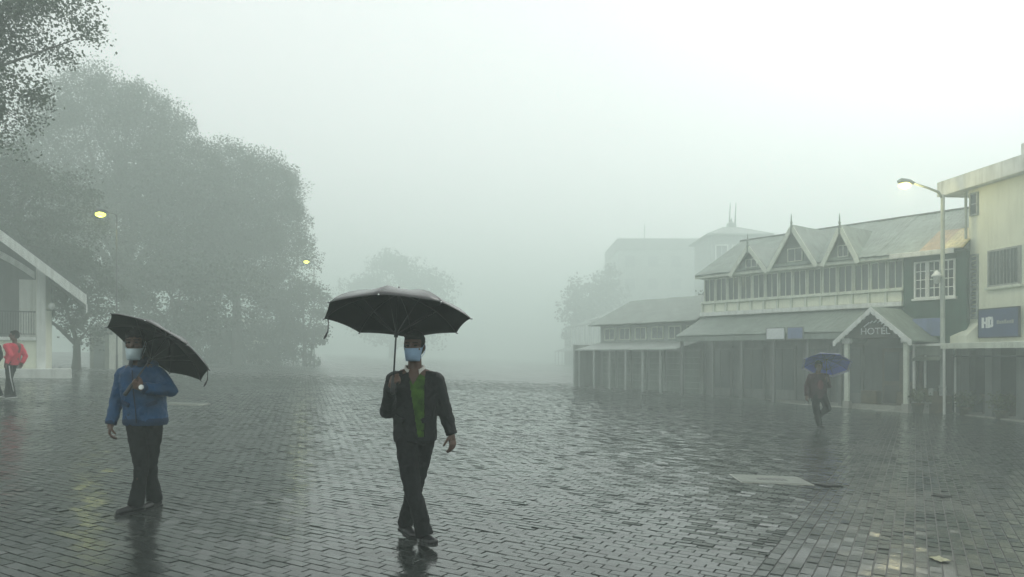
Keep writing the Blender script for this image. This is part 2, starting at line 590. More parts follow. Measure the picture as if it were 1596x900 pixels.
def sett_centres():
    out = []
    # hotel side: long joints run away along U
    nv = int(34 / PW)
    for i in range(nv):
        v = V0 + (i + 0.5) * PW
        off = (i % 2) * 0.5 * PL + rng.uniform(-0.02, 0.02)
        u = np.arange(-4, 54, PL) + off
        out.append(np.stack([u, np.full_like(u, v), np.zeros_like(u), np.full_like(u, PL), np.full_like(u, PW)], 1))
    # tree side: courses run across along V
    nu = int(64 / PW)
    for i in range(nu):
        u = -12 + i * PW
        off = (i % 2) * 0.5 * PL + rng.uniform(-0.02, 0.02)
        v = V0 - 0.5 * PL - np.arange(0, 48, PL) - (off % PL)
        ln = np.full_like(v, PL)
        g = off % PL
        if g > 0.03:                                    # cut sett closing the course at the turn
            v = np.append(v, V0 - g / 2)
            ln = np.append(ln, g)
        out.append(np.stack([np.full_like(v, u), v, np.ones_like(v), np.full_like(v, PW), ln], 1))
    a = np.concatenate(out)
    xy = a[:, :1] * UD + a[:, 1:2] * VD
    d = xy[:, 1]
    keep = (d > 3.2) & (d < 31.0 + 14.0 * rng.uniform(0, 1, len(d)) ** 2.5) & (np.abs(xy[:, 0]) < 0.92 * d + 2.0) & (xy[:, 0] < 17) & (xy[:, 0] > -28)
    return xy[keep], a[keep, 2], a[keep, 3], a[keep, 4]


sxy, sturn, su_len, sv_len = sett_centres()
ns = len(sxy)
hl = su_len / 2 - 0.0016           # half length along U
hw = sv_len / 2 - 0.0016           # half width along V
order = np.argsort(sxy[:, 1] + 0.15 * np.abs(sxy[:, 0]))
px = 798 + 1150 * sxy[:, 0] / sxy[:, 1]
py = 555 + 1150 * (CAM_H - SLOPE * sxy[:, 0]) / sxy[:, 1]
inview = (px > 15) & (px < 1580) & (py < 893) & (np.maximum(su_len, sv_len) > PL * 0.99)
front = [i for i in order if inview[i]][:300]
rest = np.setdiff1d(np.arange(ns), front)


def sett_verts(hl_, hw_, dz, tu, tv):
    """eight corners of a sett in (u, v, z): a slightly proud, tilted top and a foot in the bed"""
    bev = 0.0035
    k = len(hl_)
    out = np.zeros((k, 8, 3))
    for q, (su, sv) in enumerate(((-1, -1), (1, -1), (1, 1), (-1, 1))):
        out[:, q, 0] = su * (hl_ - bev)
        out[:, q, 1] = sv * (hw_ - bev)
        out[:, q, 2] = dz + su * tu + sv * tv
        out[:, q + 4, 0] = su * hl_
        out[:, q + 4, 1] = sv * hw_
        out[:, q + 4, 2] = -0.0115
    return out


SQ = np.array([[0, 3, 2, 1], [0, 1, 5, 4], [1, 2, 6, 5], [2, 3, 7, 6], [3, 0, 4, 7]])
SQ = SQ[:, ::-1]


def tilt(k):
    return rng.normal(0, 0.0012, k), rng.normal(0, 0.0012, k), rng.normal(0, 0.0012, k)


kr = len(rest)
sv_ = sett_verts(hl[rest] * rng.uniform(0.97, 1.0, kr), hw[rest] * rng.uniform(0.97, 1.0, kr), *tilt(kr))
wx = sxy[rest, None, 0] + sv_[:, :, 0] * UD[0] + sv_[:, :, 1] * VD[0]
wy = sxy[rest, None, 1] + sv_[:, :, 0] * UD[1] + sv_[:, :, 1] * VD[1]
wz = SLOPE * wx + sv_[:, :, 2]
V_ = np.stack([wx, wy, wz], 2).reshape(-1, 3)
Q_ = (SQ[None] + (np.arange(kr) * 8)[:, None, None]).reshape(-1, 4)
T_ = np.repeat(np.clip(rng.normal(0.5, 0.16, kr), 0, 1), 5)
me = fast_mesh('distant_setts', V_, Q_, T_)
me.materials.append(M['wet_sett'])
link('distant_setts', me, paving, kind='stuff')

bedv = [(-30, 2.5), (30, 2.5), (30, 33), (-30, 33)]
bme = bpy.data.meshes.new('joint_bed')
bme.from_pydata([(x, y, SLOPE * x - 0.0080) for (x, y) in bedv], [], [(0, 1, 2, 3)])
M['joint_bed'] = mat('joint_bed', (0.010, 0.012, 0.011), 0.4, 0.3, 6.0, bump=0.3, bscale=60, spec=0.4)
bme.materials.append(M['joint_bed'])
link('joint_bed', bme, paving)

sett_kinds = {}
for turn in (0, 1):
    for k in range(8):
        h1, h2 = (PW, PL) if turn else (PL, PW)
        a = sett_verts(np.array([h1 / 2 - 0.0016]) * rng.uniform(0.97, 1), np.array([h2 / 2 - 0.0016]) * rng.uniform(0.97, 1), *tilt(1))[0]
        b = np.stack([a[:, 0] * UD[0] + a[:, 1] * VD[0], a[:, 0] * UD[1] + a[:, 1] * VD[1], a[:, 2]], 1)
        b[:, 2] += SLOPE * b[:, 0]
        me = fast_mesh('paving_sett', b, SQ, np.full(5, np.clip(rng.normal(0.5, 0.16), 0, 1)))
        me.materials.append(M['wet_sett'])
        sett_kinds[turn, k] = me
for i in front:
    link('paving_sett', sett_kinds[int(sturn[i]), int(rng.integers(8))], paving,
         (sxy[i, 0], sxy[i, 1], SLOPE * sxy[i, 0] + float(rng.normal(0, 0.0008))))

# ------------------------------------------------------------------ buildings on the hotel side
def roof_sheets(parent, x0, x1, y0, z0, y1, z1, w, materials, t=0.03, name='roof_sheet'):
    """a roof slope from eave (y0,z0) to ridge (y1,z1), laid in overlapping sheets; returns them"""
    n = max(1, round((x1 - x0) / w))
    w = (x1 - x0) / n
    out = []
    dy, dz = y1 - y0, z1 - z0
    L = math.hypot(dy, dz)
    ny, nz = -dz / L, dy / L
    for i in range(n):
        a, b = x0 + i * w - 0.03, x0 + (i + 1) * w
        lift = 0.004 + (i % 2) * 0.016
        mb = MB()
        k = 5                                            # shallow corrugation
        prof = []
        for j in range(2 * k + 1):
            prof.append((a + (b - a) * j / (2 * k), lift + (0.014 if j % 2 else 0.0)))
        v = []
        for (yy, zz) in ((y0, z0), (y1, z1)):
            for (x, h) in prof:
                v.append((x, yy + ny * (h + t), zz + nz * (h + t)))
        for (yy, zz) in ((y0, z0), (y1, z1)):
            v.append((a, yy + ny * lift, zz + nz * lift)); v.append((b, yy + ny * lift, zz + nz * lift))
        m = len(prof)
        f = [(j, j + 1, m + j + 1, m + j) for j in range(m - 1)]
        f += [(2 * m + 1, 2 * m, 2 * m + 2, 2 * m + 3)]
        mb.add(v, f)
        mm = materials[i % len(materials)] if isinstance(materials, (list, tuple)) else materials
        out.append(mb.build(name, mm, parent))
    return out


def window(parent, x0, x1, z0, z1, y, cols, rows, frame='white_paint', pane='glass', fw=0.06, depth=0.08, name='window', sash=0.03):
    """a frame with glazing bars; every pane is a child"""
    mb = MB()
    mb.box(x0, x0 + fw, y - depth, y, z0, z1)
    mb.box(x1 - fw, x1, y - depth, y, z0, z1)
    mb.box(x0 + fw, x1 - fw, y - depth + 0.003, y, z0, z0 + fw)
    mb.box(x0 + fw, x1 - fw, y - depth + 0.003, y, z1 - fw, z1)
    ix0, ix1, iz0, iz1 = x0 + fw, x1 - fw, z0 + fw, z1 - fw
    cw, rh = (ix1 - ix0) / cols, (iz1 - iz0) / rows
    for c in range(1, cols):
        mb.box(ix0 + c * cw - sash / 2, ix0 + c * cw + sash / 2, y - depth + 0.012, y - 0.008, iz0, iz1)
    for r in range(1, rows):
        mb.box(ix0, ix1, y - depth + 0.015, y - 0.005, iz0 + r * rh - sash / 2, iz0 + r * rh + sash / 2)
    w = mb.build(name, frame, parent)
    for c in range(cols):
        for r in range(rows):
            s = sash / 2 if cols > 1 else 0
            e = rng.normal(0, 0.002)
            MB().box(ix0 + c * cw + s, ix0 + (c + 1) * cw - s, y - depth * 0.5 + e, y - depth * 0.5 + 0.012 + e,
                     iz0 + r * rh + (sash / 2 if rows > 1 else 0), iz0 + (r + 1) * rh - (sash / 2 if rows > 1 else 0)).build('pane', pane, w)
    return w


# ---- hotel: glazed upper storey with pointed dormers; local x runs right along the front, y into the house
HA = math.atan2(-0.795, 0.607)
HO = (14.6, 27.5, -0.5)
hotel = thing('hotel_building', 'pale two storey hotel with pointed dormers and long glazed upper verandah', 'hotel', HO, HA)
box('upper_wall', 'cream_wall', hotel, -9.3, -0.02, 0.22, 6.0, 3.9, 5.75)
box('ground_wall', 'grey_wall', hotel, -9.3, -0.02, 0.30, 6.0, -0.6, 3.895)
box('ledge', 'white_paint', hotel, -9.3, -0.03, -0.14, 0.24, 3.86, 4.04, 0.012)
box('sill_rail', 'cream_trim', hotel, -9.3, -0.03, -0.06, 0.23, 4.44, 4.53, 0.01)
xx = -9.25
bays = []
while xx < -0.1:
    bays.append(xx)
    xx += 0.66
for i, x in enumerate(bays):
    xe = min(x + 0.66, -0.05)
    if xe - x < 0.3:
        continue
    box('panel', 'cream_wall', hotel, x + 0.05, xe - 0.05, 0.05, 0.21, 4.06, 4.43, 0.01)
    box('post', 'cream_trim', hotel, x - 0.035, x + 0.035, -0.03, 0.21, 4.045, 4.435)
    window(hotel, x + 0.02, xe - 0.02, 4.535, 5.62, 0.20, 2, 1, 'cream_trim', 'glass_grey', 0.045, 0.10)
box('eave_board', 'cream_trim', hotel, -9.4, -0.32, -0.36, 0.215, 5.63, 5.76)
rf = MB().prism([(-0.33, 5.74), (3.2, 7.66), (6.7, 5.74)], 'x', -9.3, 2.16).build('roof', 'roof_dark', hotel)
roof_sheets(rf, -9.35, -0.02, -0.42, 5.74, 3.2, 7.70, 0.86, ['roof_metal'])
roof_sheets(rf, 0.0, 0.72, -0.42, 5.74, 3.2, 7.70, 0.72, ['roof_metal'])
roof_sheets(rf, 0.74, 2.18, 1.25, 6.65, 3.2, 7.70, 0.72, ['roof_metal'])
roof_sheets(rf, 0.74, 1.46, -0.42, 5.74, 1.25, 6.65, 0.72, ['roof_orange'])
roof_sheets(rf, 1.48, 2.18, -0.42, 5.74, 1.25, 6.65, 0.70, ['roof_yellow'])
roof_sheets(rf, -9.35, 2.18, 6.8, 5.74, 3.2, 7.70, 1.4, ['roof_metal'])
MB().tube([(-9.4, 3.2, 7.74), (2.2, 3.2, 7.74)], 0.07, 8).build('ridge_cap', 'roof_dark', rf, True)
# rooflight strip
MB().add([(-0.9, 1.2, 6.70), (0.5, 1.9, 7.08), (0.5, 2.15, 7.22), (-0.9, 1.45, 6.84)], [(0, 1, 2, 3)])


def dormer(xc, hw_, za, ze):
    yb = -0.42 + (za - 5.70) / (1.96 / 3.62) + 0.15
    d = MB().prism([(xc - hw_ + 0.06, ze), (xc + hw_ - 0.06, ze), (xc, za - 0.08)], 'y', -0.16, yb).build('dormer', 'gable_grey', hotel)
    for s in (-1, 1):
        a = [(xc, za), (xc + s * (hw_ + 0.10), ze - 0.12)]
        q = MB()
        v = []
        for (yy, t) in ((-0.42, 0), (yb, 0), (-0.42, 0.05), (yb, 0.05)):
            for (x, z) in a:
                v.append((x, yy, z + t))
        q.add(v, [(0, 1, 3, 2), (4, 6, 7, 5), (0, 4, 5, 1), (2, 3, 7, 6), (1, 5, 7, 3), (0, 2, 6, 4)])
        q.build('dormer_roof', 'roof_metal', d)
        g = MB()
        for (p, r) in ((0.0, 1.0),):
            g.bar((xc + s * 0.02, -0.46, za - 0.10), (xc + s * (hw_ + 0.08), -0.46, ze - 0.22), 0.05, 0.17, (0, 0, 1))
        g.build('barge_board', 'cream_trim', d)
    MB().lathe([(0.045, -0.35), (0.05, 0.0), (0.03, 0.06), (0.055, 0.12), (0.03, 0.18), (0.018, 0.42), (0.004, 0.50)], 8, (xc, -0.46, za)).build('finial', 'gable_grey', d)
    window(d, xc - hw_ * 0.34, xc + hw_ * 0.34, ze + 0.10, ze + 0.10 + (za - ze) * 0.36, -0.165, 2, 1, 'cream_trim', 'glass_grey', 0.035, 0.05)


dormer(-4.33, 1.02, 7.42, 5.85)
dormer(-2.24, 0.66, 7.12, 5.82)
dormer(-6.44, 0.86, 6.86, 5.80)

# lean-to over the ground floor
lr = MB().prism([(0.28, 3.80), (0.28, 3.72), (-1.75, 2.80), (-1.75, 2.88)], 'x', -9.3, -1.25).build('lean_to_roof', 'gable_grey', hotel)
roof_sheets(lr, -9.3, -1.27, -1.80, 2.88, 0.2, 3.81, 0.9, ['gable_grey'])
box('lean_to_fascia', 'gable_grey', hotel, -9.3, -1.28, -1.84, -1.78, 2.66, 2.84)
for x in (-9.1, -7.4, -5.9, -4.4, -2.9, -1.55):
    box('post', 'grey_wall', hotel, x - 0.06, x + 0.06, -1.70, -1.58, -0.5, 2.79)
for x in (-8.3, -6.6, -5.1, -3.6, -2.2):
    b = box('shop_front', 'grey_wall', hotel, x - 0.58, x + 0.58, 0.16, 0.29, -0.3, 2.45)
    box('pane', 'glass_grey', b, x - 0.5, x - 0.03, 0.13, 0.155, 0.55, 2.3)
    box('pane', 'glass_grey', b, x + 0.03, x + 0.5, 0.13, 0.155, 0.55, 2.3)
    box('stall_board', 'grey_wall', b, x - 0.52, x + 0.52, 0.125, 0.158, -0.25, 0.5)
box('step', 'concrete', hotel, -9.3, -1.35, -1.95, 0.28, -0.62, 0.13, 0.02)

# plain low wing running on into the fog
an_ = thing('hotel_annex', 'plain low grey wing left of the hotel, dissolving into fog', 'building', HO, HA)
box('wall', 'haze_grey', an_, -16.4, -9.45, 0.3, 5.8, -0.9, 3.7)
arf = MB().prism([(-0.3, 3.64), (3.1, 5.1), (6.2, 3.64)], 'x', -16.7, -9.42).build('roof', 'gable_grey', an_)
roof_sheets(arf, -16.75, -9.42, -0.36, 3.64, 3.1, 5.14, 0.92, ['gable_grey'])
MB().prism([(0.29, 2.75), (-1.6, 2.35), (-1.6, 2.28), (0.29, 2.66)], 'x', -16.4, -9.45).build('awning', 'haze_grey', an_)
for k in range(6):
    x0 = -16.2 + k * 1.13
    window(an_, x0 + 0.15, x0 + 0.95, 2.85, 3.5, 0.298, 2, 1, 'cream_trim', 'curtain', 0.05, 0.07)
    sf = box('shutter', 'haze_grey', an_, x0 + 0.05, x0 + 1.02, 0.22, 0.298, -0.2, 2.3)
    for q_ in range(8):
        box('slat', 'gable_grey', sf, x0 + 0.08, x0 + 0.99, 0.205, 0.219, -0.15 + q_ * 0.3, 0.12 + q_ * 0.3)
    box('post', 'haze_grey', an_, x0 - 0.05, x0 + 0.05, -1.5, -1.4, -0.8, 2.29)
box('end_wall', 'haze_grey', an_, -16.52, -16.41, -1.62, 5.8, -0.9, 2.6)
box('step', 'concrete', an_, -16.4, -9.4, -1.75, 0.29, -0.9, 0.12, 0.02)

# entrance porch
pc = -0.10
pr = MB().prism([(pc - 1.22, 2.66), (pc + 1.22, 2.66), (pc, 3.70)], 'y', -1.93, 0.05).build('porch_gable', 'dark_wood', hotel)
for s in (-1, 1):
    v = []
    for (yy, t) in ((-2.22, 0.0), (0.0, 0.0), (-2.22, 0.06), (0.0, 0.06)):
        v += [(pc, yy, 3.70 + t), (pc + s * 1.40, yy, 2.50 + t)]
    MB().add(v, [(0, 1, 3, 2), (4, 6, 7, 5), (0, 4, 5, 1), (2, 3, 7, 6), (1, 5, 7, 3), (0, 2, 6, 4)]).build('porch_roof', 'roof_metal', hotel)
    n = 9                                               # scalloped barge board
    poly = []
    x_a, z_a, x_b, z_b = 0.0, 3.74, 1.40, 2.54
    for k in range(n + 1):
        t = k / n
        poly.append((pc + s * (x_a + (x_b - x_a) * t), z_a + (z_b - z_a) * t))
    low = []
    for k in range(n * 4, -1, -1):
        t = k / (n * 4)
        dep = 0.17 + 0.055 * abs(math.sin(math.pi * t * n))
        low.append((pc + s * (x_a + (x_b - x_a) * t), z_a + (z_b - z_a) * t - dep))
    MB().prism(poly + low, 'y', -2.30, -2.235).build('barge_board', 'white_paint', hotel)
for x in (pc - 1.06, pc + 1.06):
    p = box('porch_post', 'cream_trim', hotel, x - 0.075, x + 0.075, -1.98, -1.83, -0.55, 2.52, 0.01)
    box('capital', 'white_paint', p, x - 0.14, x + 0.14, -2.04, -1.77, 2.46, 2.655, 0.02)
    box('plinth', 'concrete', p, x - 0.12, x + 0.12, -2.03, -1.78, -0.55, 0.35, 0.015)
ed = box('entrance_door', 'brown_wood', hotel, pc - 0.72, pc + 0.72, 0.06, 0.28, -0.2, 2.3)
for s in (-1, 1):
    for (za, zb) in ((0.1, 0.9), (1.05, 2.15)):
        box('door_panel', 'dark_wood' if zb < 1 else 'glass', ed, pc + s * 0.36 - 0.27, pc + s * 0.36 + 0.27, 0.03, 0.058, za, zb, 0.008)
for i in range(2):
    box('step', 'concrete', hotel, pc - 1.2 + 0.1 * i, pc + 1.2 - 0.1 * i, -1.9 + 0.35 * i, 0.05, -0.6 + 0.004 * i, 0.08 + 0.15 * i, 0.015)
for x in (pc - 0.62, pc + 0.68):
    box('bench_box', 'goods_brown', hotel, x - 0.3, x + 0.3, -1.2, -0.8, 0.235, 0.72, 0.02)

sg = thing('hotel_sign', 'pale lettering HOTEL fixed in the dark gable of the porch', 'sign',
           (HO[0], HO[1], HO[2]), HA)
me = text_mesh('HOTEL', 0.34, 0.012)
me.materials.append(M['sign_white'])
lt = link('lettering', me, sg, (pc, -1.955, 2.78))
lt.rotation_euler = (math.radians(90), 0, 0)
mb = MB()
for k in range(7):                                      # small scroll ornament over the word
    a = math.pi * (0.18 + 0.64 * k / 6)
    c = (pc + 0.42 * math.cos(a), -1.95, 2.92 + 0.32 * math.sin(a))
    mb.bar((c[0] - 0.05, -1.95, c[2] - 0.04), (c[0] + 0.05, -1.95, c[2] + 0.04), 0.03, 0.045)
mb.build('ornament', 'sign_white', sg)
box('backing', 'dark_wood', sg, pc - 0.62, pc + 0.62, -1.942, -1.932, 2.70, 3.10)

# two name boards under the lean-to
for (x0, x1, m_, lb) in ((-4.55, -3.75, 'sign_white', 'blank white name board on the lean-to left of the hotel porch'),
                         (-3.6, -2.95, 'blue_board', 'small pale blue name board on the lean-to beside the hotel porch')):
    s = thing('name_board', lb, 'sign', HO, HA)
    box('board', m_, s, x0, x1, -1.90, -1.85, 2.68, 3.12, 0.01)
    box('frame', 'grey_wall', s, x0 - 0.03, x1 + 0.03, -1.897, -1.853, 2.64, 3.15)

# ---- green house between hotel and white block
gh = thing('green_building', 'dark green timber house with white many paned window beside the hotel', 'house', HO, HA)
box('wall', 'green_wall', gh, 0.0, 2.14, 0.0, 5.5, 2.2, 5.72)
box('ground_wall', 'dark_wall', gh, 0.0, 2.14, 0.25, 5.5, -0.7, 2.195)
box('corner_board', 'green_wall', gh, 2.02, 2.15, -0.03, 0.10, 2.2, 5.715)
for k in range(3):
    x0 = 0.40 + k * 0.47
    w = window(gh, x0, x0 + 0.455, 4.1, 5.45, -0.002, 2, 4, 'white_paint', 'glass', 0.055, 0.09, sash=0.028)
box('window_sill', 'white_paint', gh, 0.34, 1.86, -0.16, 0.0, 4.02, 4.095, 0.01)
box('transom', 'green_wall', gh, 0.38, 1.83, -0.06, 0.0, 5.455, 5.66)
box('fascia', 'white_paint', gh, -0.3, 1.9, -0.50, -0.40, 5.60, 5.78, 0.012)
box('band', 'green_wall', gh, 0.0, 2.14, -0.035, 0.0, 3.45, 3.62)
for k in range(8):
    box('weather_board', 'green_wall', gh, 0.01, 2.0, -0.022, 0.0, 3.63 + k * 0.045, 3.668 + k * 0.045)
for x in (0.45, 1.2, 1.95):
    box('post', 'dark_wood', gh, x - 0.05, x + 0.05, -0.05, 0.06, -0.6, 2.19)
bs = thing('name_board', 'faded blue board on the green house right of the porch roof', 'sign', HO, HA)
box('board', 'blue_board', bs, 0.45, 1.48, -0.30, -0.25, 2.72, 3.36, 0.01)
box('bracket', 'steel_dark', bs, 0.60, 0.65, -0.25, -0.03, 2.8, 2.86)
box('bracket', 'steel_dark', bs, 1.28, 1.33, -0.25, -0.03, 2.8, 2.86)

# open stall frame in front of the green house
st = thing('market_stall', 'white framed open stall between porch and lamp post', 'stall', (14.55, 25.75, gz(14.6)), HA)
for (x, y) in ((-0.5, 0), (0.5, 0), (-0.5, 0.9), (0.5, 0.9)):
    box('post', 'white_paint', st, x - 0.035, x + 0.035, y - 0.035, y + 0.035, -0.05, 2.35)
box('head_rail', 'white_paint', st, -0.54, 0.54, -0.04, 0.94, 2.352, 2.42)
MB().prism([(-0.05, 1.98), (-0.32, 1.86), (-0.30, 1.83), (-0.05, 1.95)], 'x', -0.45, 0.45).build('awning', 'pale_slab', st)
box('sign_panel', 'pale_slab', st, -0.42, 0.42, -0.03, 0.0, 2.02, 2.33)
box('back_panel', 'dark_wall', st, -0.46, 0.46, 0.88, 0.92, 0.5, 2.3)
box('counter', 'goods_brown', st, -0.46, 0.46, 0.05, 0.75, 0.0, 0.62, 0.02)
for k in range(5):
    box('crate', ['goods_pale', 'goods_brown'][k % 2], st, -0.42 + k * 0.17, -0.28 + k * 0.17, 0.15, 0.5, 0.622, 0.76 + 0.05 * (k % 3))

# ---- white block at the right edge
WA = math.atan2(-2.4, 0.3)
WO = (16.1, 26.0, -0.55)
wb = thing('white_building', 'cream white two storey building with deep fascia at the right edge', 'building', WO, WA)
box('wall', 'cream_wall', wb, 0.0, 8.0, 0.0, 6.5, 2.5, 7.9)
box('fascia', 'white_paint', wb, -0.98, 8.2, -0.42, -0.30, 7.86, 8.40, 0.015)
box('soffit', 'white_paint', wb, -0.97, 8.2, -0.298, 6.6, 7.905, 8.02)
MB().prism([(-0.298, 8.03), (-0.298, 8.36), (3.4, 9.1), (6.6, 8.03)], 'x', -0.96, 8.1).build('roof', 'roof_dark', wb)
box('parapet', 'white_paint', wb, 2.05, 8.1, 0.2, 0.5, 8.42, 8.95)
box('side_fascia', 'white_paint', wb, -1.06, -0.985, -0.42, 6.6, 7.87, 8.39)
wv = window(wb, 0.93, 2.30, 4.38, 5.62, -0.001, 2, 1, 'goods_pale', 'glass_grey', 0.06, 0.07)
for k in range(9):
    box('window_bar', 'goods_pale', wv, 1.02 + k * 0.147, 1.035 + k * 0.147, -0.065, -0.05, 4.45, 5.55)
box('window_sill', 'cream_trim', wv, 0.86, 2.37, -0.13, 0.0, 4.29, 4.375, 0.01)
lw = MB()
lw.box(0.10, 0.15, -0.07, 0.0, 3.35, 5.6); lw.box(0.42, 0.47, -0.07, 0.0, 3.35, 5.6)
lw.box(0.15, 0.42, -0.068, 0.0, 3.35, 3.40); lw.box(0.15, 0.42, -0.068, 0.0, 5.55, 5.6)
lo = lw.build('window', 'goods_pale', wb)
for k in range(14):
    MB().add([(0.15, -0.055, 3.42 + k * 0.152), (0.42, -0.055, 3.42 + k * 0.152), (0.42, -0.012, 3.53 + k * 0.152), (0.15, -0.012, 3.53 + k * 0.152)],
             [(0, 1, 2, 3)]).build('louvre', 'glass_grey', lo)
window(wb, 0.10, 0.47, 6.95, 7.75, -0.001, 1, 2, 'goods_pale', 'glass_grey', 0.05, 0.07)
window(wb, 3.4, 4.8, 4.38, 5.62, -0.001, 2, 1, 'goods_pale', 'glass_grey', 0.06, 0.07)
MB().tube([(-0.06, -0.07, 7.85), (-0.06, -0.07, 2.6)], 0.045, 8).build('downpipe', 'pole_metal', wb, True)
cn = box('canopy', 'white_paint', wb, -0.9, 8.0, -1.35, 0.0, 2.33, 2.49, 0.012)
box('canopy_drip', 'cream_trim', cn, -0.88, 8.0, -1.40, -1.352, 2.30, 2.48)
MB().prism([(0.0, 3.2), (-0.5, 2.75), (-0.5, 2.5), (0.0, 2.5)], 'x', -0.42, 0.52).build('lean_to', 'cream_wall', wb)
# shop recess under the canopy
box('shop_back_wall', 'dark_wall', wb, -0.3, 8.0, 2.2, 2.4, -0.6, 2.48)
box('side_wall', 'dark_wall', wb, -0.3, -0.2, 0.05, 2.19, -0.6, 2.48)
box('shop_floor', 'concrete', wb, -0.5, 8.0, -0.75, 2.19, -0.75, 0.06, 0.015)
box('kerb_step', 'concrete', wb, -0.6, 8.0, -1.25, -0.755, -0.75, -0.06, 0.015)
for x in (0.15, 1.55, 2.85, 4.3):
    box('column', 'grey_wall', wb, x - 0.16, x + 0.16, -0.55, -0.23, -0.2, 2.325, 0.01)
for (x0, x1) in ((0.4, 1.35), (1.75, 2.65), (3.05, 4.1)):
    s = box('shutter', 'dark_wood', wb, x0, x1, 1.6, 1.66, 0.07, 2.4)
    for k in range(12):
        box('slat', 'dark_wood', s, x0 + 0.02, x1 - 0.02, 1.58, 1.598, 0.12 + k * 0.19, 0.29 + k * 0.19)
box('awning_rail', 'steel_dark', wb, -0.3, 8.0, -0.62, -0.57, 2.02, 2.07)

bsn = thing('shop_sign', 'dark blue shop sign with pale lettering above the white canopy', 'sign', WO, WA)
box('board', 'blue_sign', bsn, 0.64, 2.32, -0.16, -0.09, 2.70, 3.62, 0.01)
box('rim', 'steel_dark', bsn, 0.60, 2.36, -0.15, -0.085, 2.66, 3.66)
for (x0, x1, z0, z1) in ((0.80, 0.90, 3.0, 3.36), (0.90, 0.98, 3.14, 3.22), (0.98, 1.06, 3.0, 3.36),
                         (1.08, 1.17, 3.0, 3.38), (1.17, 1.28, 3.28, 3.37), (1.17, 1.28, 3.02, 3.1), (1.22, 1.30, 3.06, 3.32)):
    box('letter', 'sign_white', bsn, x0, x1, -0.175, -0.161, z0, z1)
x = 1.46
for wdt, hgt in ((0.09, 0.12), (0.06, 0.09), (0.08, 0.1), (0.07, 0.13), (0.08, 0.09), (0.06, 0.1), (0.08, 0.12)):
    box('letter', 'goods_pale', bsn, x, x + wdt, -0.172, -0.161, 3.12, 3.12 + hgt)
    x += wdt + 0.03

# things standing in the shop recess
def local(O, A, x, y, z):
    c, s = math.cos(A), math.sin(A)
    return (O[0] + c * x - s * y, O[1] + s * x + c * y, O[2] + z)


ct = thing('shop_counter', 'low brown wooden counter under the white canopy', 'counter', local(WO, WA, 1.1, 0.3, 0.06), WA)
box('carcass', 'goods_brown', ct, -0.55, 0.55, -0.25, 0.25, 0.0, 0.62, 0.015)
box('top', 'brown_wood', ct, -0.6, 0.6, -0.3, 0.3, 0.625, 0.68, 0.01)
box('door', 'dark_wood', ct, -0.5, -0.02, -0.275, -0.252, 0.05, 0.58, 0.008)
box('door', 'dark_wood', ct, 0.02, 0.5, -0.275, -0.252, 0.05, 0.58, 0.008)
bn = thing('street_bench', 'low pale bench in front of the shop beside lamp post', 'bench', local(WO, WA, -0.35, -1.75, gz(15.2) - WO[2]), WA)
box('seat', 'goods_pale', bn, -0.55, 0.55, -0.18, 0.18, 0.36, 0.42, 0.01)
for x in (-0.42, 0.42):
    box('leg', 'concrete', bn, x - 0.06, x + 0.06, -0.14, 0.14, -0.05, 0.358)


def planter(loc, rz, label, h=0.5, seed=1):
    t = thing('potted_plant', label, 'plant', loc, rz, 'pots along the shop fronts')
    MB().lathe([(0.15, 0.0), (0.20, 0.30), (0.22, 0.31), (0.22, 0.35), (0.18, 0.35)], 12).build('pot', 'goods_brown', t, True)
    r = np.random.default_rng(seed)
    n = 380
    c = r.normal(0, 1, (n, 3)) * np.array([0.17, 0.17, 0.13]) + np.array([0, 0, 0.38 + h * 0.45])
    me = leaf_cards('foliage', c, 0.085, r)
    me.materials.append(M['leaf_olive'])
    link('foliage', me, t)


def leaf_cards(name, c, size, r, flat=0.0):
    n = len(c)
    a = r.normal(0, 1, (n, 3)); a /= np.linalg.norm(a, axis=1)[:, None]
    b = r.normal(0, 1, (n, 3)); b -= a * (a * b).sum(1)[:, None]; b /= np.linalg.norm(b, axis=1)[:, None]
    s = size * r.uniform(0.5, 1.5, n)[:, None]
    wd = s * 0.36
    v = np.stack([c - a * s * 0.5, c + b * wd, c + a * s * 0.5, c - b * wd], 1).reshape(-1, 3)
    q = np.arange(n * 4).reshape(-1, 4)
    return fast_mesh(name, v, q, np.clip(r.normal(0.45, 0.25, n), 0, 1))


planter(local(WO, WA, 0.62, -0.62, -0.06), 0, 'bushy yellow green pot plant left of the grey column under the canopy', 0.5, 3)
planter(local(WO, WA, 2.2, -0.62, -0.06), 0, 'bushy yellow green pot plant at the shop step, nearest the right edge', 0.6, 4)
planter((14.05, 25.55, gz(14.05)), 0, 'bushy pot plant at the foot of the white stall', 0.45, 5)

# ---- far block behind, nearly lost in fog
def far_block(name, label, x0, x1, y, depth, z1, wall, cols, rows, parapet=0.6, zb=0.0):
    t = thing(name, label, 'building', ((x0 + x1) / 2, y, gz((x0 + x1) / 2)))
    w = (x1 - x0) / 2
    box('wall', wall, t, -w, w, 0, depth, -3, z1)
    box('parapet', 'grey_wall', t, -w - 0.3, w + 0.3, -0.35, depth + 0.3, z1 + 0.002, z1 + parapet, 0.03)
    for r in range(rows):
        for c in range(cols):
            cx = -w + (c + 0.5) * 2 * w / cols
            cz = zb + (r + 0.5) * (z1 - zb) / rows
            hw_, hh = w / cols * 0.5, (z1 - zb) / rows * 0.27
            window(t, cx - hw_, cx + hw_, cz - hh, cz + hh, -0.002, 2, 1, 'haze_grey', 'curtain', 0.12, 0.12, sash=0.08)
    return t


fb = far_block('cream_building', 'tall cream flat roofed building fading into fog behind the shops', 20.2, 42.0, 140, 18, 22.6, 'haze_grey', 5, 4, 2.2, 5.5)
MB().tube([(-5.4, 3, 22.6), (-5.4, 3, 28.0)], 0.10, 6).build('mast', 'pole_metal', fb)

